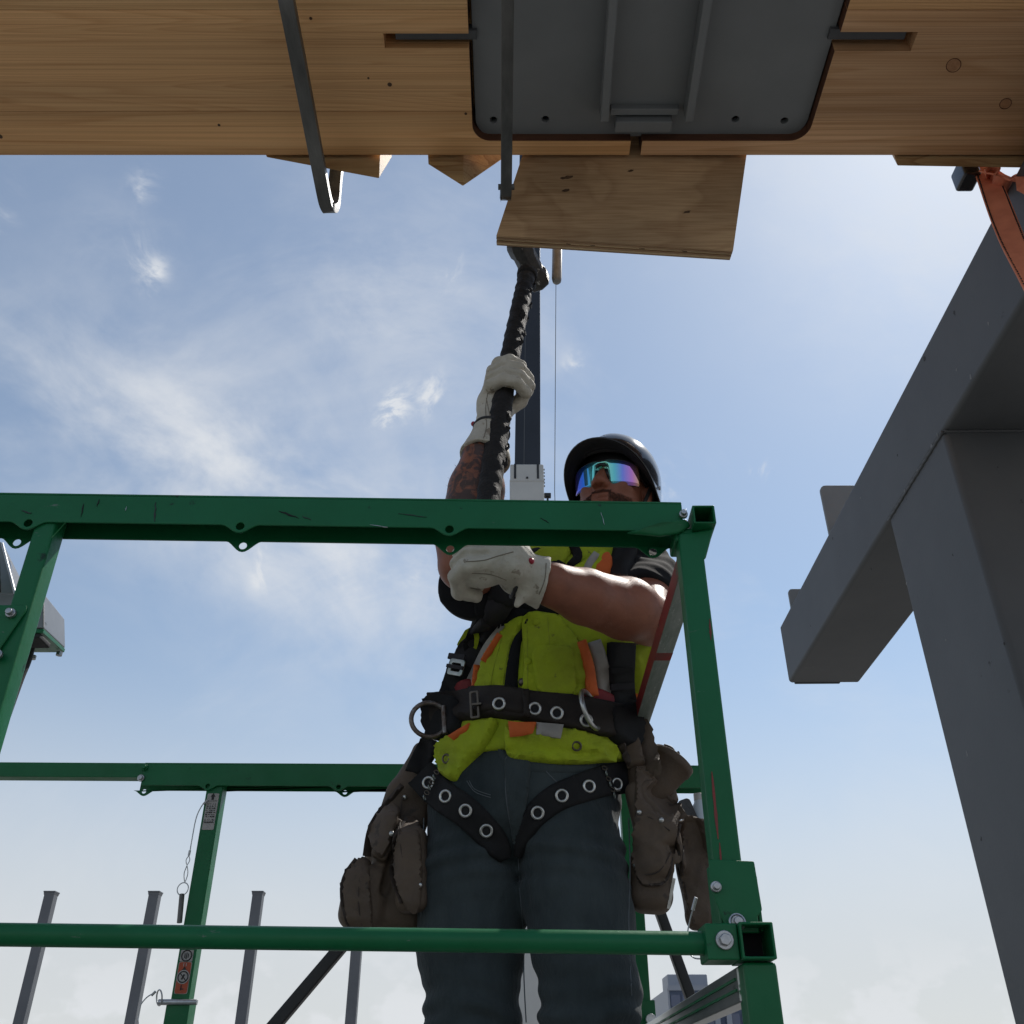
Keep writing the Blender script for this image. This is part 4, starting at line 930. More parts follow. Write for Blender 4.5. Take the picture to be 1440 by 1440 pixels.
def patch(name, poly, bv, m, parent, h=0.004, lift=0.0015, step=4.0, rnd=6.0, wob=0.0, seed=0, back=0.004, label=None, Ydef=1.9):
    """A cloth or leather panel lying on a surface: outline projected on to it, raised and rounded at the rim."""
    B = resample(poly, step); n = len(B)
    xs = [p[0] for p in B]; ys = [p[1] for p in B]; pts = list(B)
    y = min(ys) + step * .5; row = 0
    while y < max(ys):
        x = min(xs) + (step * .5 if row % 2 else 0)
        while x < max(xs):
            if inside((x, y), B) and min((V((x, y)) - q).length_squared for q in B) > (step * .55) ** 2: pts.append(V((x, y)))
            x += step
        y += step * .87; row += 1
    r = delaunay_2d_cdt([V((p[0], p[1])) for p in pts], [], [list(range(n))], 1, 1e-4); P2, F = r[0], r[2]
    Q = [hit(bv, p[0], p[1], Ydef) for p in P2]
    nb = len(P2); top, bot = [], []
    nbr = [set() for _ in P2]
    for f in F:
        for i in range(len(f)): nbr[f[i]].add(f[i - 1]); nbr[f[i - 1]].add(f[i])
    NN = [q[1].copy() for q in Q]; CC = [q[0].copy() for q in Q]
    for _ in range(12): NN = [(NN[i] + sum((NN[j] for j in nbr[i]), V((0, 0, 0))) / max(1, len(nbr[i]))).normalized() for i in range(nb)]
    rd = [ray(p[0], p[1]).normalized() for p in P2]; TT = [(CC[i] - CAM).dot(rd[i]) for i in range(nb)]
    for _ in range(9): TT = [TT[i] * .4 + .6 * (sum(TT[j] for j in nbr[i]) / max(1, len(nbr[i]))) for i in range(nb)]
    Q = [(CAM + rd[i] * TT[i], NN[i]) for i in range(nb)]
    for i, p in enumerate(P2):
        dist = min((p - q).length for q in B); t = min(1.0, dist / rnd); pr = math.sqrt(max(0, 1 - (1 - t) ** 2))
        w = (.45 - 1.6 * abs(mnoise.noise(V((p[0] * .030 + seed * 7, p[1] * .045, seed * 3.1)))) + .35 - 1.2 * abs(mnoise.noise(V((p[0] * .075 + seed, p[1] * .06, seed))))) * wob * .8 if wob else 0
        c, nn_ = Q[i]; top.append(c + nn_ * (lift + h * pr + w * t)); bot.append(c - nn_ * back)
    fs = [tuple(f) for f in F] + [tuple(nb + i for i in reversed(f)) for f in F]
    cnt = {}
    for f in F:
        for i in range(len(f)): cnt[(f[i], f[(i + 1) % len(f)])] = 1
    for (a, b) in list(cnt):
        if (b, a) not in cnt: fs.append((b, a, nb + a, nb + b))
    me = bpy.data.meshes.new(name); me.from_pydata(top + bot, [], fs); me.validate()
    bm = bmesh.new(); bm.from_mesh(me); bmesh.ops.recalc_face_normals(bm, faces=bm.faces); bm.to_mesh(me); bm.free()
    me.materials.append(MATS[m]); me.shade_smooth(); o = bpy.data.objects.new(name, me); link(o, parent)
    try: me.set_sharp_from_angle(angle=R(50))
    except Exception: pass
    if label: o['label'] = label
    return o
def strap(name, path, w, bv, m, parent, **kw):
    P = [V(p) for p in smooth2(path, 5, False)]; L_, R_ = [], []; n = len(P)
    for i, p in enumerate(P):
        d = (P[min(i + 1, n - 1)] - P[max(i - 1, 0)]).normalized(); s = V((-d.y, d.x)); ww = w if not isinstance(w, (list, tuple)) else float(np.interp(i / (n - 1), np.linspace(0, 1, len(w)), w))
        L_.append(tuple(p + s * ww / 2)); R_.append(tuple(p - s * ww / 2))
    kw.setdefault('rnd', 2.5); kw.setdefault('h', .0025)
    return patch(name, L_ + R_[::-1], bv, m, parent, **kw)
def grommet(px, py, bv, parent, r=0.0105, t=0.0028, lift=0.006):
    c, n = hit(bv, px, py); n = (n * 0.5 - ray(px, py).normalized() * 0.5).normalized()
    o = mk('grommet', G().torus(c + n * lift, n, r, t, 22, 8), 'bright_steel', parent, smooth=True)
    mk('eyelet', G().disc(c + n * (lift - .001), n, r * .8, .0006, 14), 'dark_hole', o); return o
def rnoise(sx, sy, sz, amp, ph=0.0):
    """Smooth pseudo-random folds as a sum of warped sines."""
    def fn(X, Y, Z):
        u = X * sx + 1.7 * np.sin(Z * sz * .31 + ph) ; v = Z * sz + 1.3 * np.sin(X * sx * .43 + 1.1 * ph + Y * sy * .3); w = Y * sy + ph
        return amp * (np.sin(u + 0.6 * np.sin(v * .7)) * np.sin(v + .8 * np.sin(w + u * .4)) * .6 + .4 * np.sin(1.9 * v + 1.2 * np.sin(u) + w))
    return fn

# ================================================================== the worker
mat('skin', (0.27, 0.098, 0.056), 0.5, spec=0.32, var=(0.20, 0.072, 0.042), scale=26, bump=0.08, bscale=260, spots=(0.2, 0.08, 0.05), sscale=70, sthr=0.66)
mat('denim', (0.016, 0.024, 0.027), 0.9, spec=.25, var=(0.058, 0.073, 0.076), scale=5, bump=0.35, bscale=90, sheen=0.1, stretch=(1, 1, .45))
mat('denim_light', (0.085, 0.10, 0.11), 0.85, var=(0.11, 0.125, 0.135), scale=40, bump=0.2, bscale=500)
mat('shirt_black', (0.008, 0.008, 0.009), 0.9, spec=.2, var=(0.012, 0.012, 0.013), scale=14, bump=0.1, bscale=300, sheen=0.04)
mat('hi_vis', (0.37, 0.46, 0.018), 0.85, spec=.25, var=(0.27, 0.32, 0.025), scale=11, spots=(0.15, 0.15, 0.03), sscale=30, sthr=0.63, bump=0.5, bscale=46)
mat('orange_tape', (0.62, 0.12, 0.014), 0.7, var=(0.5, 0.09, 0.012), scale=20, bump=0.1, bscale=300)
mat('grey_tape', (0.32, 0.30, 0.27), 0.55, var=(0.25, 0.235, 0.21), scale=24, bump=0.1, bscale=200)
mat('red_trim', (0.22, 0.012, 0.016), 0.7, var=(0.15, 0.01, 0.014), scale=24)
mat('webbing', (0.011, 0.011, 0.012), 0.8, spec=.25, var=(0.018, 0.0175, 0.018), scale=20, bump=0.2, bscale=500)
mat('webbing_grey', (0.034, 0.032, 0.036), 0.8, spec=.25, var=(0.024, 0.023, 0.026), scale=20, bump=0.2, bscale=500)
mat('belt_brown', (0.016, 0.012, 0.010), 0.7, spec=.3, var=(0.026, 0.020, 0.016), scale=24, bump=0.15, bscale=200)
mat('leather', (0.115, 0.080, 0.053), 0.75, var=(0.075, 0.053, 0.037), scale=13, spots=(0.05, 0.037, 0.028), sscale=16, sthr=0.60, bump=0.15, bscale=200)
mat('leather_dark', (0.035, 0.024, 0.018), 0.7, var=(0.05, 0.034, 0.025), scale=20)
mat('glove', (0.52, 0.48, 0.40), 0.75, var=(0.40, 0.36, 0.29), scale=22, spots=(0.24, 0.20, 0.15), sscale=26, sthr=0.60, bump=0.45, bscale=60)
mat('rusty_ring', (0.22, 0.21, 0.20), 0.45, 0.8, var=(0.10, 0.06, 0.04), scale=60, spots=(0.5, 0.5, 0.48), sscale=50, sthr=0.62)
mat('elastic', (0.02, 0.019, 0.02), 0.7)
mat('bead_red', (0.32, 0.012, 0.03), 0.4)
mat('helmet', (0.010, 0.010, 0.012), 0.16, coat=0.6, bump=0.02, bscale=60)
mat('helmet_liner', (0.008, 0.008, 0.010), 0.8)
mat('glass_frame', (0.012, 0.012, 0.014), 0.35)
mat('tape_black', (0.014, 0.013, 0.013), 0.75, spec=0.25, var=(0.022, 0.02, 0.019), scale=40, bump=0.3, bscale=120, rvar=0.1)
mat('hammer_steel', (0.09, 0.088, 0.086), 0.5, 0.6, var=(0.05, 0.048, 0.046), scale=26, spots=(0.4, 0.39, 0.37), sscale=24, sthr=0.62, bump=0.2, bscale=90)
mat('brass_dark', (0.12, 0.10, 0.08), 0.4, 0.8)
mat('plastic_clear', (0.55, 0.62, 0.66), 0.2, spec=0.6)

def Z(p): return (p.x, p.y, p.z)
zr = lambda z: CZ + z
torso = [(zr(.43), .022, 2.02, .07, .05), (zr(.47), .022, 2.01, .150, .10), (zr(.52), .026, 2.0, .190, .126), (zr(.62), .042, 2.0, .172, .122), (zr(.73), .064, 2.0, .152, .116),
         (zr(.86), .100, 2.0, .168, .122), (zr(.98), .132, 2.0, .178, .120), (zr(1.07), .150, 1.995, .165, .105), (zr(1.13), .168, 1.985, .115, .085), (zr(1.18), .185, 1.975, .065, .065), (zr(1.22), .19, 1.97, .055, .058)]
Lsh, Lel, Lwr = at(906, 815, 1.98), at(914, 872, 1.74), at(778, 823, 1.555)      # his left arm (right in the picture)
Rsh, Rel, Rwr = at(704, 836, 1.99), at(654, 794, 1.72), at(677, 642, 1.675)      # his right arm, raised
# hammer handle line
HA, HB = at(741, 388, 1.905), at(674, 806, 1.520)
hax = (HA - HB).normalized()
def on_handle(py):
    best = min((HB.lerp(HA, k / 400) for k in range(401)), key=lambda q: abs(proj_y(q) - py)); return best
def proj_y(q):
    r_ = q - CAM; dep = r_.y * math.cos(PITCH) + r_.z * math.sin(PITCH); return 720 - FPX * (r_.z * math.cos(PITCH) - r_.y * math.sin(PITCH)) / dep
UH, LH = on_handle(543), on_handle(797)                                         # the two grips

# head frame
hy, hp, hr = R(24), R(6), R(6)
F = V((-math.sin(hy) * math.cos(hp), -math.cos(hy) * math.cos(hp), math.sin(hp)))
Rt = V((math.cos(hy), -math.sin(hy), 0)); U = Rt.cross(F) * -1
U = F.cross(Rt) if F.cross(Rt).z > 0 else Rt.cross(F)
rm = Matrix.Rotation(-hr, 3, F); Rt = rm @ Rt; U = rm @ U
if abs((Rt.x)) < 0: pass
HC = at(848, 668, 1.845) - F * 0.085                                            # eye line, moved back into the skull
HC = HC - Rt * 0.0
def hp_(r_, u_, f_): return HC + Rt * r_ + U * u_ + F * f_
HM = [list(Rt), list(U), list(F)]

person = thing('person', 'worker in black helmet, mirrored sunglasses and yellow hi-vis vest swinging a hammer upward', 'person', (0.04, 2.0, DECK))

# ---- body: one continuous surface
b = SDF((-.30, 1.50, DECK - .01), (.48, 2.20, zr(1.52)), .0048)
b.loft(torso, 0.0)
for hip, kn, an in ((V((.120, 1.99, zr(.42))), V((.144, 1.96, zr(.10))), V((.15, 2.01, DECK + .10))), (V((-.086, 2.02, zr(.42))), V((-.080, 2.035, zr(.10))), V((-.084, 2.06, DECK + .10)))):
    b.chain([Z(hip), Z(kn), Z(an)], [.076, .056, .045], .03); b.cone(Z(an), (an.x, an.y - .02, DECK + .05), .045, .04, .02); b.cone((an.x, an.y, DECK + .045), (an.x, an.y - .14, DECK + .04), .04, .035, .02)
neckb = V((.186, 1.975, zr(1.13)))
b.cone(Z(neckb), Z(hp_(0, -.06, -.025)), .068, .058, .03)
for sh, el, wr, k_ in ((Lsh, Lel, Lwr, 1), (Rsh, Rel, Rwr, 0)):
    b.cone(Z(V((.16, 1.995, zr(1.07)))), Z(sh), .075, .062, .05)
    m_ = sh.lerp(el, .55); b.chain([Z(sh), Z(m_), Z(el)], [.060, .056, .046], .03)
    sc_ = 1.0 if k_ else 1.12; f_ = el.lerp(wr, .28) + V((0, 0, .004)); b.chain([Z(el), Z(f_), Z(el.lerp(wr, .7)), Z(wr)], [.050 * sc_, .060 * sc_, .053 * sc_, .041], .02)
    b.ell(Z(el.lerp(wr, .22) + (V((0, -.012, .01)) if k_ else V((-.012, -.005, 0)))), (.05, .045, .045), .03)
b.cone(Z(Lwr), Z(LH + V((.055, -.01, 0))), .032, .016, .02); b.cone(Z(Rwr), Z(UH + V((-.012, .035, -.02))), .032, .022, .02)
# head
b.ell(Z(hp_(0, .035, -.015)), (.077, .100, .098), .0, M=HM)
b.ell(Z(hp_(0, -.035, .020)), (.064, .085, .070), .03, M=HM)
b.cone(Z(hp_(-.03, -.095, .045)), Z(hp_(.03, -.095, .045)), .030, .030, .03)
for s in (-1, 1):
    b.cone(Z(hp_(s * .048, -.06, .0)), Z(hp_(s * .03, -.095, .045)), .028, .027, .02); b.ell(Z(hp_(s * .040, -.022, .060)), (.024, .02, .02), .02, M=HM)
    b.ell(Z(hp_(s * .080, -.008, -.010)), (.010, .032, .020), .006, M=HM); b.ell(Z(hp_(s * .0125, -.036, .098)), (.0095, .009, .012), .006, M=HM)
    b.ell(Z(hp_(s * .031, .004, .080)), (.018, .010, .012), .008, 's', M=HM)
b.cone(Z(hp_(0, .012, .084)), Z(hp_(0, -.030, .108)), .010, .0125, .010)
for s in (-1, 1): b.ell(Z(hp_(s * .007, -.043, .103)), (.004, .005, .005), .003, 's', M=HM)
b.cone(Z(hp_(-.020, -.062, .084)), Z(hp_(.020, -.062, .084)), .0085, .0085, .008); b.cone(Z(hp_(-.016, -.073, .083)), Z(hp_(.016, -.073, .083)), .0095, .0095, .006)
b.rbox(Z(hp_(0, -.0672, .094)), (.022, .0012, .008), .001, .002, 's', M=HM)
vs, fs = b.mesh(1); del b
body = mk_np('body', vs, fs, 'skin', person)
tat = body.data.attributes.new('tattoo', 'FLOAT', 'POINT'); a0, a1 = np.array(Z(Rel)), np.array(Z(Rwr)); ba = a1 - a0
tt_ = ((vs - a0) @ ba) / ba.dot(ba); dd_ = np.linalg.norm(vs - a0 - np.clip(tt_, 0, 1)[:, None] * ba, axis=1)
tat.data.foreach_set('value', (np.clip((tt_ - .12) / .1, 0, 1) * (dd_ < .075) * (tt_ < 1.2)).astype(np.float32))
def tattoo_nodes():
    nt = MATS['skin'].node_tree; N = nt.nodes; L = nt.links; p = N['Principled BSDF']; src = p.inputs['Base Color'].links[0].from_socket
    at_ = N.new('ShaderNodeAttribute'); at_.attribute_name = 'tattoo'; tc = N.new('ShaderNodeTexCoord')
    n1 = N.new('ShaderNodeTexVoronoi'); n1.feature = 'DISTANCE_TO_EDGE'; n1.inputs['Scale'].default_value = 48; n2 = N.new('ShaderNodeTexNoise'); n2.inputs['Scale'].default_value = 38; n2.inputs['Detail'].default_value = 4; n2.inputs['Distortion'].default_value = 1.5
    L.new(tc.outputs['Object'], n1.inputs['Vector']); L.new(tc.outputs['Object'], n2.inputs['Vector'])
    r1 = N.new('ShaderNodeMapRange'); r1.inputs['From Min'].default_value = .10; r1.inputs['From Max'].default_value = .02; L.new(n1.outputs['Distance'], r1.inputs['Value'])
    r2 = N.new('ShaderNodeMapRange'); r2.inputs['From Min'].default_value = .42; r2.inputs['From Max'].default_value = .53; L.new(n2.outputs['Fac'], r2.inputs['Value'])
    mxx = N.new('ShaderNodeMath'); mxx.operation = 'MAXIMUM'; m4 = N.new('ShaderNodeMath'); m4.operation = 'MULTIPLY'; m4.inputs[1].default_value = .35; L.new(r1.outputs[0], m4.inputs[0]); L.new(m4.outputs[0], mxx.inputs[0]); L.new(r2.outputs[0], mxx.inputs[1])
    mu = N.new('ShaderNodeMath'); mu.operation = 'MULTIPLY'; L.new(mxx.outputs[0], mu.inputs[0]); L.new(at_.outputs['Fac'], mu.inputs[1])
    m3 = N.new('ShaderNodeMath'); m3.operation = 'MULTIPLY'; m3.inputs[1].default_value = .85; L.new(mu.outputs[0], m3.inputs[0])
    mx = N.new('ShaderNodeMix'); mx.data_type = 'RGBA'; mx.inputs[7].default_value = (.045, .035, .034, 1); L.new(src, mx.inputs[6]); L.new(m3.outputs[0], mx.inputs[0]); L.new(mx.outputs[2], p.inputs['Base Color'])
tattoo_nodes()

# ---- jeans
j = SDF((-.24, 1.80, DECK + .02), (.33, 2.20, zr(.66)), .0052)
fz = rnoise(16, 10, 30, .0062, .4); fz2 = rnoise(38, 20, 74, .0020, 2.1)
pel = [(zr(.395), .018, 2.03, .05, .06), (zr(.43), .020, 2.02, .13, .10), (zr(.47), .022, 2.005, .185, .126), (zr(.52), .026, 2.0, .200, .136), (zr(.58), .036, 2.0, .186, .132), (zr(.65), .046, 2.0, .172, .128)]
j.loft(pel, .004)
legs = [[(DECK + .03, .150, 2.00, .080, .085), (DECK + .25, .152, 1.985, .082, .085), (zr(.10), .146, 1.955, .091, .092), (zr(.20), .139, 1.955, .097, .100), (zr(.33), .127, 1.965, .110, .112), (zr(.42), .117, 1.975, .110, .116), (zr(.50), .112, 1.992, .100, .122), (zr(.56), .100, 2.0, .085, .112)],
        [(DECK + .03, -.086, 2.06, .078, .085), (DECK + .25, -.086, 2.05, .080, .085), (zr(.10), -.074, 2.02, .090, .090), (zr(.20), -.078, 2.02, .099, .098), (zr(.33), -.082, 2.02, .112, .110), (zr(.42), -.080, 2.015, .108, .114), (zr(.50), -.070, 2.005, .098, .120), (zr(.56), -.056, 2.0, .085, .112)]]
for t_ in legs: j.loft(t_, 0, .014, fold=lambda X, Y, Z_: fz(X, Y, Z_) + fz2(X, Y, Z_) + .0065 * np.exp(-((Z_ - zr(.09)) / .10) ** 2) * np.sin(Z_ * 150 + 9 * X + 3 * np.sin(X * 22)) * np.sin(X * 26 + Z_ * 7) + .004 * np.exp(-((Z_ - zr(.40)) / .05) ** 2) * np.sin(Z_ * 170 + 26 * np.abs(X - .022)))
j.chain([(.016, 1.868, zr(.44)), (.010, 1.898, zr(.40)), (.012, 1.905, zr(.32)), (.022, 1.90, zr(.20)), (.030, 1.89, zr(.05)), (.030, 1.89, DECK + .1)], [.006, .016, .020, .012, .010, .010], .020, 's')
vs, fs = j.mesh(2); del j
jeans = mk_np('jeans', vs, fs, 'denim', person)
for lx in (.150, -.086):
    s_ = SDF((lx - .09, 1.78, DECK), (lx + .09, 2.16, DECK + .22), .008)
    s_.cone((lx, 2.04, DECK + .20), (lx, 2.04, DECK + .05), .06, .058, .0).cone((lx, 2.04, DECK + .055), (lx, 1.87, DECK + .05), .052, .046, .02).rbox((lx, 1.97, DECK + .016), (.052, .15, .014), .01)
    vs, fs = s_.mesh(1); mk_np('boot', vs, fs, 'leather_dark', person)

# ---- T-shirt with sleeves
t_ = SDF((-.22, 1.66, zr(.58)), (.46, 2.18, zr(1.22)), .005)
t_.loft([r_ for r_ in torso if zr(.61) <= r_[0] <= zr(1.19)], .012, fold=rnoise(26, 14, 30, .0025))
for sh, el in ((Lsh, Lel), (Rsh, Rel)):
    t_.cone(Z(V((.16, 1.995, zr(1.06)))), Z(sh), .088, .076, .04)
    e_ = sh.lerp(el, .52 if sh is Lsh else .60); dr = V((0, 0, 0)) if sh is Lsh else V((-.014, 0, -.016)); t_.cone(Z(sh), Z(e_ + dr), .076, .074 if sh is Lsh else .080, .03)
    d_ = (el - sh).normalized(); cut = e_ + d_ * .05
    M_ = d_.to_track_quat('Z', 'Y').to_matrix().transposed()
    t_.rbox(Z(sh.lerp(el, .62 if sh is Lsh else .70) + d_ * .09), (.12, .12, .09), .002, .004, 's', M=[list(r_) for r_ in M_])
t_.put((-.2, 1.6, zr(.95)), (.46, 2.2, zr(1.2)), rnoise(60, 40, 55, .0042, 1.0), 0, '+')
vs, fs = t_.mesh(1); del t_
shirt = mk_np('shirt', vs, fs, 'shirt_black', person)

# ---- hi-vis vest (whole garment round the torso)
v_ = SDF((-.20, 1.78, zr(.52)), (.42, 2.22, zr(1.16)), .005)
vt = [(zr(.60), .045, 2.0, .196, .146), (zr(.66), .052, 2.0, .190, .146), (zr(.70), .058, 2.0, .172, .136), (zr(.74), .066, 2.0, .164, .130), (zr(.80), .084, 2.0, .180, .144), (zr(.88), .104, 2.0, .196, .150),
      (zr(.98), .134, 2.0, .198, .146), (zr(1.07), .152, 1.995, .182, .126), (zr(1.13), .168, 1.985, .125, .102)]
v_.loft(vt, 0, fold=lambda X, Y, Z_: rnoise(20, 12, 26, .0052, .7)(X, Y, Z_) + rnoise(55, 30, 60, .0020, 2.7)(X, Y, Z_))
for sh in (Lsh, Rsh): v_.cone(Z(sh + V((0, 0, -.10))), Z(sh + V((0, 0, .05))), .088, .088, .01, 's')
vs, fs = v_.mesh(2); del v_
vest = mk_np('vest', vs, fs, 'hi_vis', person)

bvT = bvh_of(vest, jeans, shirt); bvJ = bvh_of(jeans); bvV = bvh_of(vest)
bvS = bvh_of(shirt, vest)
# dark shirt front above the vest, between the harness straps
patch('shirt_front', smooth2([(672, 808), (770, 790), (800, 800), (812, 850), (772, 868), (742, 866), (715, 884), (690, 905), (664, 925), (654, 905), (668, 860)], 4), bvS, 'shirt_black', person, h=.006, lift=.004, wob=.006, seed=1)
# vest front panels (quilted, overlapping the zip)
vp = patch('vest_panel', smooth2([(738, 868), (775, 864), (790, 872), (815, 905), (826, 940), (832, 985), (790, 988), (738, 984), (738, 930)], 4), bvV, 'hi_vis', person, h=.006, lift=.007, wob=.009, seed=2, rnd=4)
vp2 = patch('vest_panel', smooth2([(704, 893), (720, 874), (738, 869), (733, 892), (722, 910), (718, 940), (714, 976), (690, 980), (672, 972), (678, 940), (690, 912)], 4), bvV, 'hi_vis', person, h=.006, lift=.007, wob=.008, seed=3, rnd=4)
patch('pocket_flap', smooth2([(752, 912), (800, 908), (806, 930), (806, 978), (760, 978), (750, 940)], 3), bvh_of(vp), 'hi_vis', person, h=.004, lift=.001, wob=.004, seed=4, rnd=5)
strap('zip', [(747, 868), (739, 886), (729, 902), (723, 930), (719, 978)], [7, 8, 14, 19], bvV, 'shirt_black', person, h=.003, lift=.0065)
for px, py in ((754, 875), (742, 930), (698, 955)):
    c, n = hit(bvh_of(vp), px, py); n = (n - ray(px, py).normalized()).normalized()
    mk('snap', G().lathe([(0.0001, .004), (.004, .004), (.0075, .002), (.0085, 0), (.0085, -.004)], c + n * .001, n, 18), 'brass_dark' if px == 698 else 'hi_vis', person, smooth=True)
mat('hi_vis_seam', (0.26, 0.31, 0.012), 0.8)
bq_ = bvh_of(vp, vp2)
for pts_ in ([(741, 872), (742, 930), (742, 982)], [(770, 868), (774, 930), (772, 984)], [(752, 914), (800, 910), (806, 930)], [(706, 896), (694, 940), (688, 976)], [(716, 906), (710, 940), (706, 976)], [(753, 916), (756, 976)], [(806, 932), (806, 980)]):
    mk('seam', G().tube([hit(bq_, x, y)[0] - ray(x, y).normalized() * .0002 for x, y in smooth2(pts_, 8, False)], .0011, 5), 'hi_vis_seam', person)
# reflective stripes
bvP = bvh_of(vest, vp, vp2)
strap('reflective_stripe', [(712, 882), (690, 912), (672, 950), (662, 972)], [16, 20], bvV, 'grey_tape', person, h=.003, lift=.005)
strap('orange_stripe', [(704, 893), (691, 914), (681, 931)], 8, bvP, 'orange_tape', person, h=.004, lift=.006)
strap('orange_stripe', [(673, 936), (669, 972)], 8, bvP, 'orange_tape', person, h=.004, lift=.006)
strap('orange_stripe', [(816, 902), (826, 935), (832, 980)], [13, 15], bvP, 'orange_tape', person, h=.004, lift=.007)
strap('reflective_stripe', [(834, 902), (844, 935), (850, 985)], [18, 22], bvP, 'grey_tape', person, h=.003, lift=.006, wob=.002)
patch('vest_side', smooth2([(884, 918), (910, 906), (914, 930), (918, 945), (918, 962), (910, 972), (890, 980)], 3), bvV, 'hi_vis', person, h=.014, lift=.006, wob=.012, seed=6)
patch('orange_side', smooth2([(886, 985), (912, 968), (916, 975), (902, 1000), (890, 1022), (880, 1010)], 3), bvV, 'orange_tape', person, h=.012, lift=.008, wob=.01, seed=8)
patch('vest_side', smooth2([(664, 884), (648, 908), (652, 930), (664, 920), (672, 895)], 3), bvV, 'hi_vis', person, h=.008, lift=.006, seed=9)
patch('lumbar_pad', smooth2([(812, 975), (832, 968), (866, 985), (866, 1012), (826, 1004), (800, 990)], 3), bvV, 'red_trim', person, h=.006, lift=.010, seed=5)
patch('lumbar_pad', smooth2([(648, 962), (668, 955), (672, 975), (664, 985), (650, 985)], 3), bvV, 'red_trim', person, h=.006, lift=.010, seed=5)
# collar
cb_ = bvh_of(shirt, vest)
patch('collar', smooth2([(758, 778), (790, 770), (806, 772), (790, 800), (776, 800), (762, 792)], 3), cb_, 'hi_vis', person, h=.006, lift=.008, wob=.004, seed=11)
patch('collar', smooth2([(782, 812), (806, 800), (838, 778), (852, 780), (848, 800), (824, 822), (794, 822)], 3), cb_, 'hi_vis', person, h=.006, lift=.012, wob=.004, seed=12)
strap('reflective_stripe', [(836, 782), (826, 800), (820, 824)], [9, 16], cb_, 'grey_tape', person, h=.003, lift=.018)
patch('orange_stripe', smooth2([(842, 786), (852, 782), (857, 800), (852, 822), (832, 822), (834, 808)], 3), cb_, 'orange_tape', person, h=.004, lift=.018)
strap('zip', [(806, 772), (812, 786), (800, 800)], 12, cb_, 'shirt_black', person, h=.004, lift=.014)
# lower hem of the vest below the belt
bvL = bvh_of(jeans, vest)
hm1 = patch('vest_hem', smooth2([(618, 1052), (640, 1036), (668, 1020), (700, 1014), (696, 1034), (676, 1062), (652, 1088), (644, 1101), (626, 1092), (620, 1072)], 4), bvL, 'hi_vis', person, h=.008, lift=.010, wob=.012, seed=13, rnd=4)
hm2 = patch('vest_hem', smooth2([(715, 1018), (760, 1022), (820, 1030), (858, 1046), (866, 1060), (850, 1072), (800, 1076), (740, 1072), (714, 1062)], 4), bvL, 'hi_vis', person, h=.008, lift=.010, wob=.012, seed=14, rnd=4)
bvM = bvh_of(hm1, hm2)
patch('orange_hem', [(715, 1016), (754, 1018), (749, 1032), (717, 1037)], bvM, 'orange_tape', person, h=.003, lift=.006)
patch('reflective_hem', [(754, 1018), (792, 1022), (788, 1040), (754, 1034)], bvM, 'grey_tape', person, h=.003, lift=.006)
patch('orange_hem', [(632, 1036), (662, 1018), (658, 1030), (640, 1042)], bvM, 'orange_tape', person, h=.003, lift=.006)
for px, py in ((628, 1067), (811, 1049)): 
    c, n = hit(bvM, px, py); n = (n - ray(px, py).normalized()).normalized()
    mk('eyelet', G().torus(c + n * .002, n, .0085, .0022, 18, 6), 'brass_dark', person, smooth=True)
# jeans fly and seams
bs_ = lambda pts, r_=.0013: mk('seam', G().tube([hit(bvJ, x, y)[0] - ray(x, y).normalized() * .0006 for x, y in smooth2(pts, 5, False)], r_, 5), 'denim_light', person)
patch('fly', smooth2([(712, 1064), (745, 1066), (744, 1100), (738, 1150), (724, 1188), (716, 1150), (711, 1100)], 3), bvJ, 'denim', person, h=.006, lift=.002, rnd=2)
bs_([(596, 1150), (594, 1220), (592, 1290)]); bs_([(884, 1150), (886, 1220), (884, 1300), (888, 1400)])
for dx_ in (0, 3.5): bs_([(660 - dx_, 1098), (668, 1110 + dx_), (690, 1118 + dx_)], .0009)
bs_([(762, 1078), (790, 1104), (832, 1112), (870, 1108)]); bs_([(712, 1068), (711, 1110), (716, 1150), (724, 1186)]); bs_([(738, 1066), (738, 1110), (734, 1150), (726, 1180)]); bs_([(728, 1186), (731, 1250), (735, 1300), (737, 1380), (740, 1438)])
patch('waistband', smooth2([(700, 1048), (722, 1066), (790, 1076), (862, 1080), (864, 1090), (790, 1088), (716, 1082)], 3), bvJ, 'denim', person, h=.003, lift=.001)

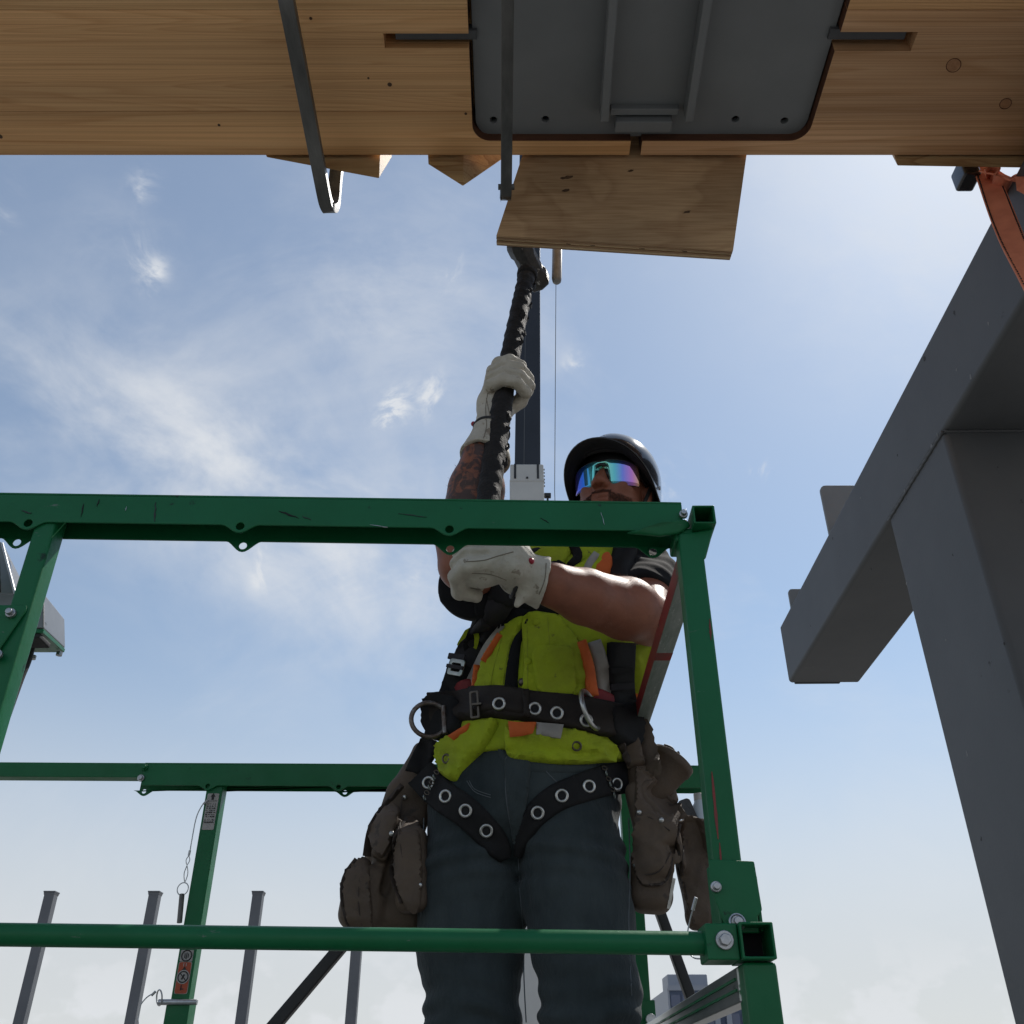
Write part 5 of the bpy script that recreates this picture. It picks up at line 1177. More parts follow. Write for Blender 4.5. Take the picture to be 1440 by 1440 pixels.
# ---- harness: shoulder straps, belt, leg straps
bvH = bvh_of(vest, jeans, shirt, vp)
strap('harness_strap', [(724, 796), (706, 836), (684, 880), (664, 915), (654, 935)], [30, 26], bvS, 'webbing_grey', person, h=.004, lift=.012)
strap('harness_strap', [(690, 868), (672, 898)], 34, bvS, 'webbing_grey', person, h=.004, lift=.018)
strap('harness_strap', [(655, 928), (645, 955), (636, 985), (628, 1010)], 24, bvV, 'webbing', person, h=.004, lift=.014)
strap('harness_strap', [(868, 905), (866, 950), (868, 1000), (872, 1030)], 32, bvV, 'webbing', person, h=.004, lift=.020)
strap('harness_strap', [(880, 770), (872, 800), (868, 830)], 34, cb_, 'webbing', person, h=.004, lift=.016)
strap('chest_strap', [(690, 832), (740, 846), (790, 850)], 26, bvS, 'webbing', person, h=.004, lift=.014)
def plate_at(name, px, py, w, h_, ang, bv, m, lift, t=.004, parent=person, hole=None):
    c, n = hit(bv, px, py); r_ = ray(px, py).normalized(); n = (n - r_).normalized(); x = V((1, 0, 0)); x = (x - n * x.dot(n)).normalized(); y = n.cross(x); rot = Matrix.Rotation(ang, 3, n); x, y = rot @ x, rot @ y
    hs = [rrect(-w / 2 + hole, -h_ / 2 + hole, w / 2 - hole, h_ / 2 - hole, min(w, h_) * .1, 3)] if hole else []
    return mk(name, G().prism(rrect(-w / 2, -h_ / 2, w / 2, h_ / 2, min(w, h_) * .18, 4), hs, c + n * lift, x, y, t), m, parent, bevel=.001)
bk_ = plate_at('buckle', 652, 942, .046, .036, R(-18), bvV, 'bare_metal', .022, hole=.009); plate_at('buckle_bar', 652, 942, .05, .008, R(-18), bvV, 'webbing_grey', .027)
plate_at('buckle', 652, 928, .05, .014, R(-18), bvV, 'webbing_grey', .022)
plate_at('buckle', 866, 962, .058, .014, R(0), bvV, 'webbing_grey', .028); plate_at('buckle', 866, 940, .05, .012, R(0), bvV, 'webbing', .028)
bl = strap('belt', [(612, 1004), (655, 996), (690, 990), (740, 996), (790, 1004), (840, 1012), (884, 1022)], [42, 46], bvT, 'belt_brown', person, h=.006, lift=.018, rnd=4)
bt2 = strap('belt_end', [(672, 992), (705, 990), (742, 996)], 40, bvT, 'belt_brown', person, h=.006, lift=.026, rnd=4)
bkp = strap('belt_keeper', [(742, 976), (740, 1018)], 10, bvT, 'belt_brown', person, h=.006, lift=.028, rnd=4)
bvB = bvh_of(bl, bt2, bkp)
for px, py in ((702, 990), (752, 997), (783, 1003), (824, 1013)): grommet(px, py, bvB, person, .0112, .0032, .0025)
plate_at('buckle', 668, 992, .020, .060, R(4), bvB, 'brass_dark', .003, hole=.005); plate_at('buckle_tongue', 672, 992, .02, .004, 0, bvB, 'brass_dark', .007)
patch('hip_pad', smooth2([(602, 990), (640, 984), (652, 1000), (648, 1034), (610, 1040)], 3), bvT, 'webbing', person, h=.012, lift=.012)
patch('hip_pad', smooth2([(848, 1000), (884, 1000), (892, 1020), (886, 1052), (852, 1040)], 3), bvT, 'webbing', person, h=.012, lift=.018)
# D-rings
c = hit(bvT, 618, 1008)[0]; c = at(604, 1012, c.y - .02); mk('d_ring', G().torus(c, ray(604, 1012) * -1 + V((.15, 0, .25)), .036, .0052, 32, 10, 1.08, (1, 0, 0)), 'rusty_ring', person, smooth=True)
mk('d_ring_bar', G().tube([c + V((.028, .0, .03)), c + V((.034, .0, -.03))], .0055, 10), 'rusty_ring', person)
c = at(830, 998, hit(bvT, 830, 1000)[0].y - .034); mk('d_ring', G().torus(c, (.86, -.45, .2), .040, .0052, 32, 10, 1.0), 'bright_steel', person, smooth=True)
# leg straps
ls1 = strap('leg_strap', [(592, 1088), (622, 1118), (656, 1142), (688, 1174), (702, 1194), (710, 1208)], [44, 44, 43, 42, 34, 16], bvJ, 'webbing', person, h=.005, lift=.004, rnd=3)
ls2 = strap('leg_strap', [(890, 1092), (850, 1098), (815, 1110), (780, 1124), (754, 1146), (738, 1174), (729, 1204)], [46, 44, 42, 40, 36, 26, 10], bvJ, 'webbing', person, h=.005, lift=.004, rnd=3)
bvK = bvh_of(ls1, ls2)
for px, py in ((603, 1101), (627, 1120), (655, 1140), (684, 1168), (867, 1103), (828, 1106), (790, 1119), (756, 1143)): grommet(px, py, bvK, person, .0108, .0030, .0025)
for x0, y0, x1, y1 in ((614, 1086, 597, 1122), (850, 1080, 864, 1118)):
    for k in range(6):
        x, y = x0 + (x1 - x0) * k / 5, y0 + (y1 - y0) * k / 5; c = at(x, y, hit(bvJ, x, y)[0].y - .018)
        mk('chain_link', G().torus(c, (1, -.4, 0) if k % 2 else (0, -1, .3), .0055, .0014, 14, 6, .7), 'bare_metal' if k % 2 else 'brass_dark', person, smooth=True)

# ---- helmet
def helmet():
    nphi, rows = 72, []; c_u, c_f = .045, -.012; AR, AFR, H_ = .104, .130, .121
    def rim_u(ph):                                            # ph = 0 at the front
        cph = math.cos(ph); return .056 * max(cph, 0) ** 1.5 + (-.012) * (1 - abs(cph)) + (-.045 * (-cph) if cph < 0 else 0) - .0
    def ext(ph):
        cph = max(0, math.cos(ph)); return .004 + .046 * cph ** 1.7
    G_ = G(); tl_ = [0.02] + [i / 9 for i in range(1, 10)]
    rr_ = []
    for t in tl_:
        th = t * math.pi / 2; rr_.append([(math.sin(th), c_u + H_ * math.cos(th), 0.0)] * nphi)
    for q in (0.5, 1.0): rr_.append([(1.0 + .015 * q, c_u + (rim_u(2 * math.pi * i / nphi) - c_u) * q, 0.0) for i in range(nphi)])
    for q in (0.25, .6, 1.0): rr_.append([(1.015, rim_u(2 * math.pi * i / nphi) - .008 * q - .002 * q * max(0, math.cos(2 * math.pi * i / nphi)), ext(2 * math.pi * i / nphi) * q) for i in range(nphi)])
    for row in rr_:
        for i, (s_, u_, e_) in enumerate(row):
            ph = 2 * math.pi * i / nphi; x, f_ = math.sin(ph), math.cos(ph)
            ridge = 1 + (.018 * math.exp(-(math.sin(ph) * s_ / .16) ** 2) if s_ < .97 else 0)
            G_.v.append(hp_((AR * s_ + e_) * x, c_u + (u_ - c_u) * (ridge if u_ > c_u else 1), c_f + (AFR * s_ + e_) * f_))
    for r_ in range(len(rr_) - 1):
        for i in range(nphi): G_.f.append((r_ * nphi + i, r_ * nphi + (i + 1) % nphi, (r_ + 1) * nphi + (i + 1) % nphi, (r_ + 1) * nphi + i))
    G_.f.append(tuple(range(nphi)))
    o = mk('helmet', G_, 'helmet', person, smooth=True, label='glossy black safety helmet with a short peak')
    s_ = o.modifiers.new('thick', 'SOLIDIFY'); s_.thickness = .0035; s_.offset = -1; o.data.materials.append(MATS['helmet_liner']); s_.material_offset = 1; s_.material_offset_rim = 0
    # suspension band and padding inside
    band = G(); 
    for q, (rs, uu) in enumerate(((.80, .052), (.80, .018), (.86, .018), (.86, .052))):
        for i in range(nphi):
            ph = 2 * math.pi * i / nphi; band.v.append(hp_(AR * rs * math.sin(ph), uu + rim_u(ph) * .3, c_f + AFR * (rs - .05) * math.cos(ph)))
    for q in range(4):
        for i in range(nphi): band.f.append((q * nphi + i, q * nphi + (i + 1) % nphi, ((q + 1) % 4) * nphi + (i + 1) % nphi, ((q + 1) % 4) * nphi + i))
    mk('head_band', band, 'helmet_liner', o, smooth=True)
    for s in (-1, 1):
        mk('chin_strap', ribbon(smooth_path([hp_(s * .092, .02, .0), hp_(s * .084, -.03, .01), hp_(s * .066, -.085, .02), hp_(s * .03, -.128, .035), hp_(0, -.134, .04)], 5), F, .014, .002), 'webbing', o)
        mk('rivet', G().disc(hp_(s * (AR + .002), .012, -.01), Rt * s, .005, .004, 10), 'zinc', o)
    return o
hel = helmet()
# ---- sunglasses
lm = bpy.data.materials.new('mirror_lens'); lm.use_nodes = True
def lens_mat():
    nt = lm.node_tree; N = nt.nodes; L = nt.links; p = N['Principled BSDF']; p.inputs['Metallic'].default_value = 0.8; p.inputs['Roughness'].default_value = .06
    at_ = N.new('ShaderNodeAttribute'); at_.attribute_name = 'across'; cr = N.new('ShaderNodeValToRGB'); e = cr.color_ramp.elements
    e[0].position = 0; e[0].color = (.30, .22, .62, 1); e[1].position = 1; e[1].color = (.72, .40, .16, 1)
    for pos, c in ((.10, (.14, .14, .75, 1)), (.25, (.04, .22, .85, 1)), (.38, (.12, .55, .62, 1)), (.55, (.28, .72, .55, 1)), (.66, (.12, .50, .60, 1)), (.76, (.16, .22, .72, 1)), (.88, (.48, .20, .60, 1))):
        q = e.new(pos); q.color = c
    L.new(at_.outputs['Fac'], cr.inputs['Fac']); L.new(cr.outputs[0], p.inputs['Base Color'])
lens_mat(); MATS['mirror_lens'] = lm
gl = mk('sunglasses', G().tube([hp_(-.012, .012, .104), hp_(0, .016, .106), hp_(.012, .012, .104)], .004, 8), 'glass_frame', person, smooth=True, label='wrap-around sunglasses with iridescent mirrored lens')
n = 48; gv, gf, acr = [], [], []
def lens_pt(t, w):
    ph = (t - .5) * 2 * R(66); x = .086 * math.sin(ph) * 1.0; f_ = .030 + .076 * math.cos(ph) ** .8
    top = .028 - .006 * abs(t - .5) * 2 - .004 * math.exp(-((t - .5) / .06) ** 2); lo = -.034 + .013 * (abs(t - .5) * 2) ** 2.5
    nose = .042 * math.exp(-((t - .5) / .085) ** 4); lo += nose
    u_ = lo + (top - lo) * w; return hp_(x, u_, f_ - (.020 * (1 - w)))
for i in range(n + 1):
    for k in range(7): gv.append(lens_pt(i / n, k / 6)); acr.append(i / n)
for i in range(n):
    for k in range(6): gf.append((i * 7 + k, (i + 1) * 7 + k, (i + 1) * 7 + k + 1, i * 7 + k + 1))
ln = mk('lens', (gv, gf), 'mirror_lens', gl, smooth=True)
a_ = ln.data.attributes.new('across', 'FLOAT', 'POINT'); a_.data.foreach_set('value', acr)
s_ = ln.modifiers.new('thick', 'SOLIDIFY'); s_.thickness = .002
mk('rim', G().tube([lens_pt(i / 40, 1.0) + U * .001 for i in range(41)], .0022, 8), 'glass_frame', gl, smooth=True)
mk('rim', G().tube([lens_pt(i / 40, 0.0) for i in range(41)], [.0012 + .0030 * math.exp(-((i / 40 - .5) / .1) ** 4) for i in range(41)], 8), 'glass_frame', gl, smooth=True)
for s in (0, 1):
    a = lens_pt(s, .7); sg = 1 if s else -1
    mk('temple', ribbon(smooth_path([a, hp_(sg * .079, .012, .04), hp_(sg * .081, .010, .0), hp_(sg * .080, .0, -.03)], 4), U, .010, .004), 'glass_frame', gl)
for s in (-1, 1): mk('nose_pad', G().tube([hp_(s * .011, .006, .097), hp_(s * .018, -.016, .088)], [.0045, .0035], 8), 'glass_frame', gl, smooth=True)
# short beard on jaw and upper lip
mat('beard', (0.045, 0.020, 0.012), 0.8, var=(0.08, 0.035, 0.02), scale=120, bump=0.5, bscale=500)
bb_ = bvh_of(body)
def on_face(r_, u_, f0=.2):
    o_ = hp_(r_, u_, f0); h_ = bb_.ray_cast(o_, -F); return (h_[0], h_[1]) if h_[0] is not None else (hp_(r_, u_, .05), F)
bg = G(); random.seed(5)
for i in range(7000):
    r_ = random.uniform(-.062, .062); u_ = random.uniform(-.125, -.03)
    lip = abs(u_ + .068) < .014 and abs(r_) < .021; up_ = u_ > -.052 and abs(r_) > .024 and u_ > -.075 + .9 * (abs(r_) - .03)
    if lip or up_ or (u_ > -.046): continue
    c, n_ = on_face(r_, u_); d_ = (n_ * .5 - U * .8 + Rt * random.uniform(-.3, .3)).normalized(); l_ = random.uniform(.004, .008); s__ = d_.cross(n_).normalized() * .0006
    k = len(bg.v); bg.v += [c - s__, c + s__, c + d_ * l_]; bg.f.append((k, k + 1, k + 2))
tag(mk('beard', bg, 'beard', person), kind='stuff')

# fine hair on the bare arms
mat('arm_hair', (0.30, 0.17, 0.09), 0.6)
hg = G(); random.seed(9); vco = [v.co for v in body.data.vertices]; vno = [v.normal for v in body.data.vertices]
def arm_sel(a, b, t0, t1):
    ba_ = b - a; out_ = []
    for i, q_ in enumerate(vco):
        t_ = (q_ - a).dot(ba_) / ba_.length_squared
        if t0 < t_ < t1 and (q_ - a - ba_ * t_).length < .085: out_.append(i)
    return out_
for a, b, t0, t1, cnt in ((Lel, Lwr, -.2, .72, 1500), (Lsh, Lel, .6, 1.0, 350), (Rel, Rwr, -.1, .85, 700)):
    sel = arm_sel(a, b, t0, t1); ad = (b - a).normalized()
    for k_ in range(cnt):
        i = random.choice(sel); n_ = vno[i]; p_ = vco[i] + V((random.uniform(-1, 1), random.uniform(-1, 1), random.uniform(-1, 1))) * .0016 - n_ * .0006
        dd_ = (n_ * .7 + ad * random.uniform(.3, 1.0) + V((random.uniform(-1, 1), random.uniform(-1, 1), random.uniform(-1, 1))) * .35).normalized(); l_ = random.uniform(.005, .011); s__ = dd_.cross(n_).normalized() * .00022
        k = len(hg.v); hg.v += [p_ - s__, p_ + s__, p_ + dd_ * l_]; hg.f.append((k, k + 1, k + 2))
tag(mk('arm_hair', hg, 'arm_hair', person), kind='stuff')

# ---- gloves
def frame_at(c):
    f_ = (CAM - c); f_ = (f_ - hax * f_.dot(hax)).normalized(); s_ = f_.cross(hax) * -1
    if s_.x < 0: s_ = -s_
    return f_, s_
def glove_mesh(g, name, lab):
    vs, fs = g.mesh(1); return mk_np(name, vs, fs, 'glove', person, lab)
RH = .0255
# upper glove: palm behind the handle, fingers come round from the left
f_, s_ = frame_at(UH)
q = lambda x, y, z: Z(UH + s_ * x + f_ * y + hax * z)
lo = np.array(Z(UH)) - np.array((.14, .12, .29)); hi = np.array(Z(UH)) + .13
g = SDF(lo, hi, .0026)
g.rbox(q(-.022, -.036, -.018), (.034, .022, .062), .02, 0, M=[list(s_), list(f_), list(hax)])
g.cone(q(-.035, -.020, .030), q(-.040, -.018, -.045), .024, .026, .015)
fr = .0152
for i, (z_, ext) in enumerate(((.052, -.012), (.021, .004), (-.010, .008), (-.040, .004))):
    r_ = fr * (1, 1.04, 1.06, .95)[i]; zz = z_ - .004
    path = [q(-.044, -.014, zz + .004), q(-.041, .022, zz + .002), q(-.016, .043, zz), q(.014 + ext * .5, .042, zz - .002), q(.036 + ext, .020, zz - .003)]
    if i == 0: path = [q(-.040, -.014, zz), q(-.034, .024, zz + .004), q(-.008, .040, zz), q(.018, .032, zz - .004)]
    g.chain(path, [r_ * 1.05] * 2 + [r_] * (len(path) - 2), .0035)
for z_ in (.033, .0015, -.029):
    g.chain([q(-.060, .0, z_ + .002), q(-.052, .032, z_ + .001), q(-.020, .059, z_), q(.018, .058, z_ - .002), q(.052, .034, z_ - .003)], [.0062] * 5, .004, 's')
g.chain([q(-.005, -.045, -.040), q(.030, -.034, -.005), q(.042, -.012, .014), q(.042, .006, .030)], [.020, .0175, .016, .0145], .006)
# heel and wrist
wr_ = Rwr; g.chain([q(-.025, -.034, -.05), Z(wr_.lerp(UH, .3)), Z(wr_.lerp(UH, .14))], [.038, .036, .036], .02)
# gauntlet cuff flaring to the forearm
ax = (wr_ - UH).normalized(); c0 = wr_.lerp(UH, .30); c1 = wr_ + ax * .004 + s_ * .008
g.cone(Z(c0), Z(c1), .038, .057, .010); g.cone(Z(c1 - ax * .012), Z(c1 + ax * .09), .045, .055, 0.003, 's')
M_ = ax.to_track_quat('Z', 'Y').to_matrix().transposed(); g.rbox(Z(c1 + ax * .052), (.1, .1, .05), .001, .002, 's', M=[list(r_) for r_ in M_])
# handle channel
g.cone(Z(UH - hax * .2), Z(UH + hax * .2), RH, RH, .003, 's')
g.put(lo, hi, rnoise(150, 120, 170, .0010, .3), 0, '+')
gu = glove_mesh(g, 'glove', 'off-white leather work glove gripping the taped handle high up')
el_c = wr_.lerp(UH, .36); bvg = bvh_of(gu); BEAD1 = el_c - s_ * .043 + hax * .012
mk('wrist_elastic', G().torus(el_c + ax * .004, ax,   .0385, .005, 30, 8), 'elastic', gu, smooth=True)
mk('bead', G().lathe([(.0001, -.006), (.0045, -.004), (.006, 0), (.0045, .004), (.0001, .006)], BEAD1, (0, 0, 1), 12), 'bead_red', gu, smooth=True)

mat('glove_seam', (0.20, 0.17, 0.13), 0.8)
def gseam(ob, pts, par):
    bv = bvh_of(ob); q_ = [hit(bv, x, y, 1.6)[0] - ray(x, y).normalized() * .0002 for x, y in smooth2(pts, 6, False)]; mk('seam', G().tube(q_, .0011, 5), 'glove_seam', par)
gseam(gu, [(686, 552), (683, 574), (684, 600), (678, 622)], gu); gseam(gu, [(684, 560), (688, 580), (692, 596)], gu); gseam(gu, [(662, 626), (676, 630), (690, 628)], gu)
# lower glove: back of the hand toward the camera, fingers curl round to the left
f2, s2 = frame_at(LH)
q2 = lambda x, y, z: Z(LH + s2 * x + f2 * y + hax * z)
lo = np.array(Z(LH)) - .13; hi = np.array(Z(LH)) + np.array((.24, .14, .14))
g = SDF(lo, hi, .0026)
kn = LH + s2 * .012 + f2 * .038; M2 = [list(s2), list(f2), list(hax)]
g.rbox(q2(.035, .032, .004), (.044, .020, .052), .019, 0, M=M2)
g.ell(q2(-.004, .010, -.032), (.040, .030, .022), .012, M=M2)
g.chain([q2(.045, .026, .0), Z(Lwr.lerp(LH, .25)), Z(Lwr)], [.042, .037, .034], .02)
for i, z_ in enumerate((.048, .020, -.008, -.034)):
    r_ = fr * (1, 1.04, 1.02, .96)[i]; dz = (.0, -.002, -.006, -.010)[i]
    g.chain([q2(.010, .040, z_), q2(-.026, .036, z_ + dz), q2(-.040, .010, z_ + dz * 1.3), q2(-.030, -.030, z_ + dz), q2(.0, -.042, z_)], [r_ * 1.08, r_, r_, r_ * .97, r_ * .92], .0035)
g.chain([q2(.05, .01, .045), q2(.03, -.02, .075), q2(-.005, -.035, .08)], [.021, .018, .015], .006)
for z_ in (.034, .006, -.021):
    g.chain([q2(.004, .056, z_), q2(-.030, .052, z_ - .005), q2(-.056, .014, z_ - .007), q2(-.044, -.04, z_ - .004)], [.0072] * 4, .004, 's')
ax2 = (Lwr - LH).normalized(); c0 = Lwr.lerp(LH, .50); c1 = Lwr - ax2 * .022
g.cone(Z(c0), Z(c1), .036, .050, .010); g.cone(Z(c1 - ax2 * .010), Z(c1 + ax2 * .09), .038, .048, .003, 's')
M_ = ax2.to_track_quat('Z', 'Y').to_matrix().transposed(); g.rbox(Z(c1 + ax2 * .054), (.12, .12, .05), .001, .002, 's', M=[list(r_) for r_ in M_])
tip = at(727, 850, Lwr.y - .02); g.cone(Z(at(745, 824, Lwr.y - .02)), Z(tip), .020, .006, .012)
g.cone(Z(LH - hax * .012), Z(LH + hax * .2), RH, RH, .003, 's')
g.put(lo, hi, rnoise(150, 120, 170, .0010, 1.3), 0, '+')
gl2 = glove_mesh(g, 'glove', 'off-white leather work glove holding the handle end below the top rail')
mk('wrist_elastic', G().torus(Lwr.lerp(LH, .50) + ax2 * .0, ax2, .0395, .0045, 30, 8), 'elastic', gl2, smooth=True)
mk('bead', G().lathe([(.0001, -.006), (.0045, -.004), (.006, 0), (.0045, .004), (.0001, .006)], (bvh_of(gl2).ray_cast(CAM, ray(747, 789).normalized())[0] or at(747, 788, Lwr.y - .05)) - ray(747, 789).normalized() * .003, (0, 0, 1), 12), 'bead_red', gl2, smooth=True)

gseam(gl2, [(655, 790), (680, 788), (700, 782), (722, 776)], gl2); gseam(gl2, [(664, 806), (690, 808), (712, 816)], gl2); gseam(gl2, [(768, 792), (766, 815), (758, 836)], gl2)

# ================================================================== sledgehammer
sh_ = thing('sledgehammer', 'sledgehammer with black tape wound round its whole handle, raised in both gloves', 'hammer', HB)
pts = []; nn_ = 170; lowend = LH - hax * .030
bend = lambda t: V((0, 0, 0)) + (frame_at(UH)[1]) * (.010 * math.sin(math.pi * t) * -1)
gt = G(); N_ = 22; prev = frame_at(UH)[1]
for i in range(nn_ + 1):
    t = i / nn_; p = lowend.lerp(HA + hax * .02, t) + bend(t); y_ = hax.cross(prev)
    for k in range(N_):
        a = 2 * math.pi * k / N_; turn = (i / 7.4 + .9 * mnoise.noise(V((i * .045, 3.3, 1.7))) + k / N_) % 1.0; ridge = .0024 * (1 - turn) ** 2 + .0012 * (turn > .92)
        r_ = RH - .0022 + ridge + .0009 * mnoise.noise(V((i * .16, math.cos(a) * 1.4, math.sin(a) * 1.4)))
        inh = min(abs((p - UH).length), abs((p - LH).length) * 1.0); r_ = min(r_, RH - .0003) if inh < .085 else r_
        gt.v.append(p + (prev * math.cos(a) + y_ * math.sin(a)) * r_)
for i in range(nn_):
    for k in range(N_): gt.f.append((i * N_ + k, i * N_ + (k + 1) % N_, (i + 1) * N_ + (k + 1) % N_, (i + 1) * N_ + k))
gt.f.append(tuple(range(N_))); gt.f.append(tuple(nn_ * N_ + k for k in range(N_)))
mk('handle', gt, 'tape_black', sh_, smooth=True)
# torn tape edges
random.seed(11)
for i in range(16):
    t = .28 + .66 * i / 15 + random.uniform(-.01, .01); p = lowend.lerp(HA, t) + bend(t); fr_, sr_ = frame_at(UH); a = random.uniform(-.9, 1.3)
    d_ = (sr_ * math.cos(a) + fr_ * math.sin(a) * .6).normalized(); p = p + d_ * (RH - .002)
    if min((p - UH).length, (p - LH).length) < .10: continue
    w_ = random.uniform(.006, .014); mk('tape_edge', ribbon(smooth_path([p - hax * .008, p + d_ * .004, p + d_ * random.uniform(.004, .009) + hax * .007, p + d_ * .002 + hax * .014], 3), hax.cross(d_), w_, .0012), 'tape_black', sh_)
hc = at(743, 370, 1.935); ha_ = V((.40, .86, -.20)).normalized(); ux = ha_.cross(V((0, 0, 1))).normalized()
prof = [(.0001, -.085), (.024, -.085), (.035, -.078), (.039, -.066), (.039, -.04), (.034, -.03), (.034, .03), (.039, .04), (.039, .066), (.035, .078), (.024, .085), (.0001, .085)]
head = mk('head', G().lathe(prof, hc, ha_, 8, (ux * math.cos(R(22.5)) + ha_.cross(ux) * math.sin(R(22.5)))), 'hammer_steel', sh_, bevel=.002)
mk('neck_wrap', G().tube([HA - hax * .01, HA + hax * .012, HA + hax * .022], [RH + .002, RH + .004, RH * .8], 16), 'tape_black', sh_, smooth=True)

# ================================================================== tool pouches
def pz(x, y, Y): return Z(at(x, y, Y))
def seam(bv, pts, parent, r_=.0014, m='leather_dark', lift=.0008, Ydef=1.95): return mk('seam', G().tube([hit(bv, x, y, Ydef)[0] - ray(x, y).normalized() * lift for x, y in smooth2(pts, 6, False)], r_, 6), m, parent, smooth=True)
def rivet(bv, px, py, parent, lift=.002):
    c, n_ = hit(bv, px, py, 1.95); n_ = (n_ - ray(px, py).normalized()).normalized()
    return mk('rivet', G().lathe([(.0001, .003), (.003, .0027), (.0052, .001), (.0055, -.003)], c + n_ * lift, n_, 14), 'bright_steel', parent, smooth=True)
lnoise = rnoise(34, 26, 30, .0035, 1.9)
tp = thing('tool_pouch', 'worn brown leather tool pouch with a rounded lower pocket, left of the jeans', 'tool pouch', at(550, 1300, 2.0), 'leather tool pouches on the belt')
def rotm(ang, yaw=0.0): return [list(r_) for r_ in (Matrix.Rotation(R(ang), 3, 'Y') @ Matrix.Rotation(R(yaw), 3, 'Z')).transposed()]
lnoise = rnoise(26, 22, 22, .0024, 1.9); lfine = rnoise(60, 50, 52, .0006, .6)
g = SDF(np.array(pz(440, 1330, 1.90)) - .05, np.array(pz(640, 1040, 2.12)) + .06, .0038)
g.chain([pz(592, 1058, 2.03), pz(576, 1105, 2.03)], [.022, .036], .0)
g.rbox(pz(562, 1165, 2.04), (.052, .034, .085), .022, .02, M=rotm(16, 10))
g.rbox(pz(558, 1245, 2.03), (.056, .045, .085), .024, .012, M=rotm(2, 10))
g.rbox(pz(514, 1262, 2.0), (.046, .040, .062), .030, .004, M=rotm(8, 16))
g.rbox(pz(580, 1222, 1.965), (.032, .030, .080), .018, .004, M=rotm(-4, -6))
g.rbox(pz(545, 1176, 1.972), (.020, .016, .050), .010, .003, M=rotm(20, 6))
g.rbox(pz(568, 1140, 1.975), (.012, .020, .020), .008, .004, 's', M=rotm(16, 10))
g.rbox(pz(548, 1228, 1.965), (.010, .030, .040), .008, .004, 's', M=rotm(10, 10))
g.put((-.5, 1.8, 0), (.1, 2.3, 4), lnoise, 0, '+'); g.put((-.5, 1.8, 0), (.1, 2.3, 4), lfine, 0, '+')
vs, fs = g.mesh(5); pb_ = mk_np('bag', vs, fs, 'leather', tp); bvp = bvh_of(pb_, jeans)
bvp = bvh_of(pb_)
patch('pocket', smooth2([(503, 1212), (520, 1210), (520, 1240), (524, 1290), (518, 1314), (494, 1308), (484, 1270), (487, 1236)], 4), bvp, 'leather', tp, h=.007, lift=.002, wob=.005, seed=21, rnd=3)
patch('pocket', smooth2([(570, 1154), (588, 1154), (593, 1200), (593, 1258), (586, 1282), (566, 1268), (555, 1225), (558, 1185)], 4), bvp, 'leather', tp, h=.008, lift=.002, wob=.005, seed=22, rnd=3)
patch('flap', smooth2([(548, 1132), (562, 1140), (556, 1168), (540, 1205), (526, 1196), (522, 1176), (532, 1150)], 4), bvp, 'leather', tp, h=.010, lift=.004, wob=.004, seed=23, rnd=3)
strap('binding', [(566, 1104), (540, 1136), (522, 1166), (515, 1204)], 8, bvp, 'leather_dark', tp, h=.004, lift=.002)
seam(bvp, [(566, 1120), (562, 1180), (574, 1230), (590, 1240)], tp, lift=.008); seam(bvp, [(506, 1226), (504, 1270), (510, 1305)], tp, lift=.008)
strap('edging', [(503, 1212), (488, 1236), (485, 1270), (494, 1306)], 4, bvp, 'leather_dark', tp, h=.003, lift=.008)
strap('edging', [(570, 1152), (556, 1186), (553, 1226), (567, 1270)], 4, bvp, 'leather_dark', tp, h=.003, lift=.009)
rivet(bvp, 569, 1121, tp, .004); rivet(bvp, 555, 1173, tp, .012); rivet(bvp, 590, 1245, tp, .008)
strap('hanger', [(610, 1040), (596, 1062), (584, 1090)], [26, 30], bvh_of(pb_, jeans, vest), 'webbing', tp, h=.004, lift=.004)

tr_ = thing('tool_pouch', 'worn brown leather tool pouch with riveted pockets beside the green corner post', 'tool pouch', at(930, 1300, 1.97), 'leather tool pouches on the belt')
g = SDF(np.array(pz(850, 1340, 1.80)) - .05, np.array(pz(1020, 990, 2.16)) + .08, .0038)
g.chain([pz(878, 1030, 1.97), pz(892, 1062, 1.96), pz(902, 1095, 1.955)], [.016, .020, .028], .0)
g.rbox(pz(922, 1165, 1.935), (.044, .034, .092), .018, .010, M=rotm(-8, -8))
g.rbox(pz(915, 1238, 1.965), (.042, .044, .060), .028, .010, M=rotm(4, -6))
g.rbox(pz(977, 1228, 2.0), (.034, .034, .105), .018, .004, M=rotm(-5, -12))
g.rbox(pz(940, 1150, 2.03), (.030, .030, .085), .018, .008, M=rotm(-12, 0))
g.rbox(pz(946, 1110, 1.925), (.052, .060, .034), .006, .004, 's', M=rotm(-40, 0))
g.rbox(pz(952, 1232, 1.95), (.009, .05, .06), .006, .004, 's', M=rotm(-10, 0))
g.rbox(pz(985, 1132, 2.0), (.06, .06, .020), .004, .004, 's', M=rotm(-14, 0))
g.put((0, 1.7, 0), (.6, 2.4, 4), lnoise, 0, '+'); g.put((0, 1.7, 0), (.6, 2.4, 4), lfine, 0, '+')
vs, fs = g.mesh(5); rb_ = mk_np('bag', vs, fs, 'leather', tr_); bvr = bvh_of(rb_)
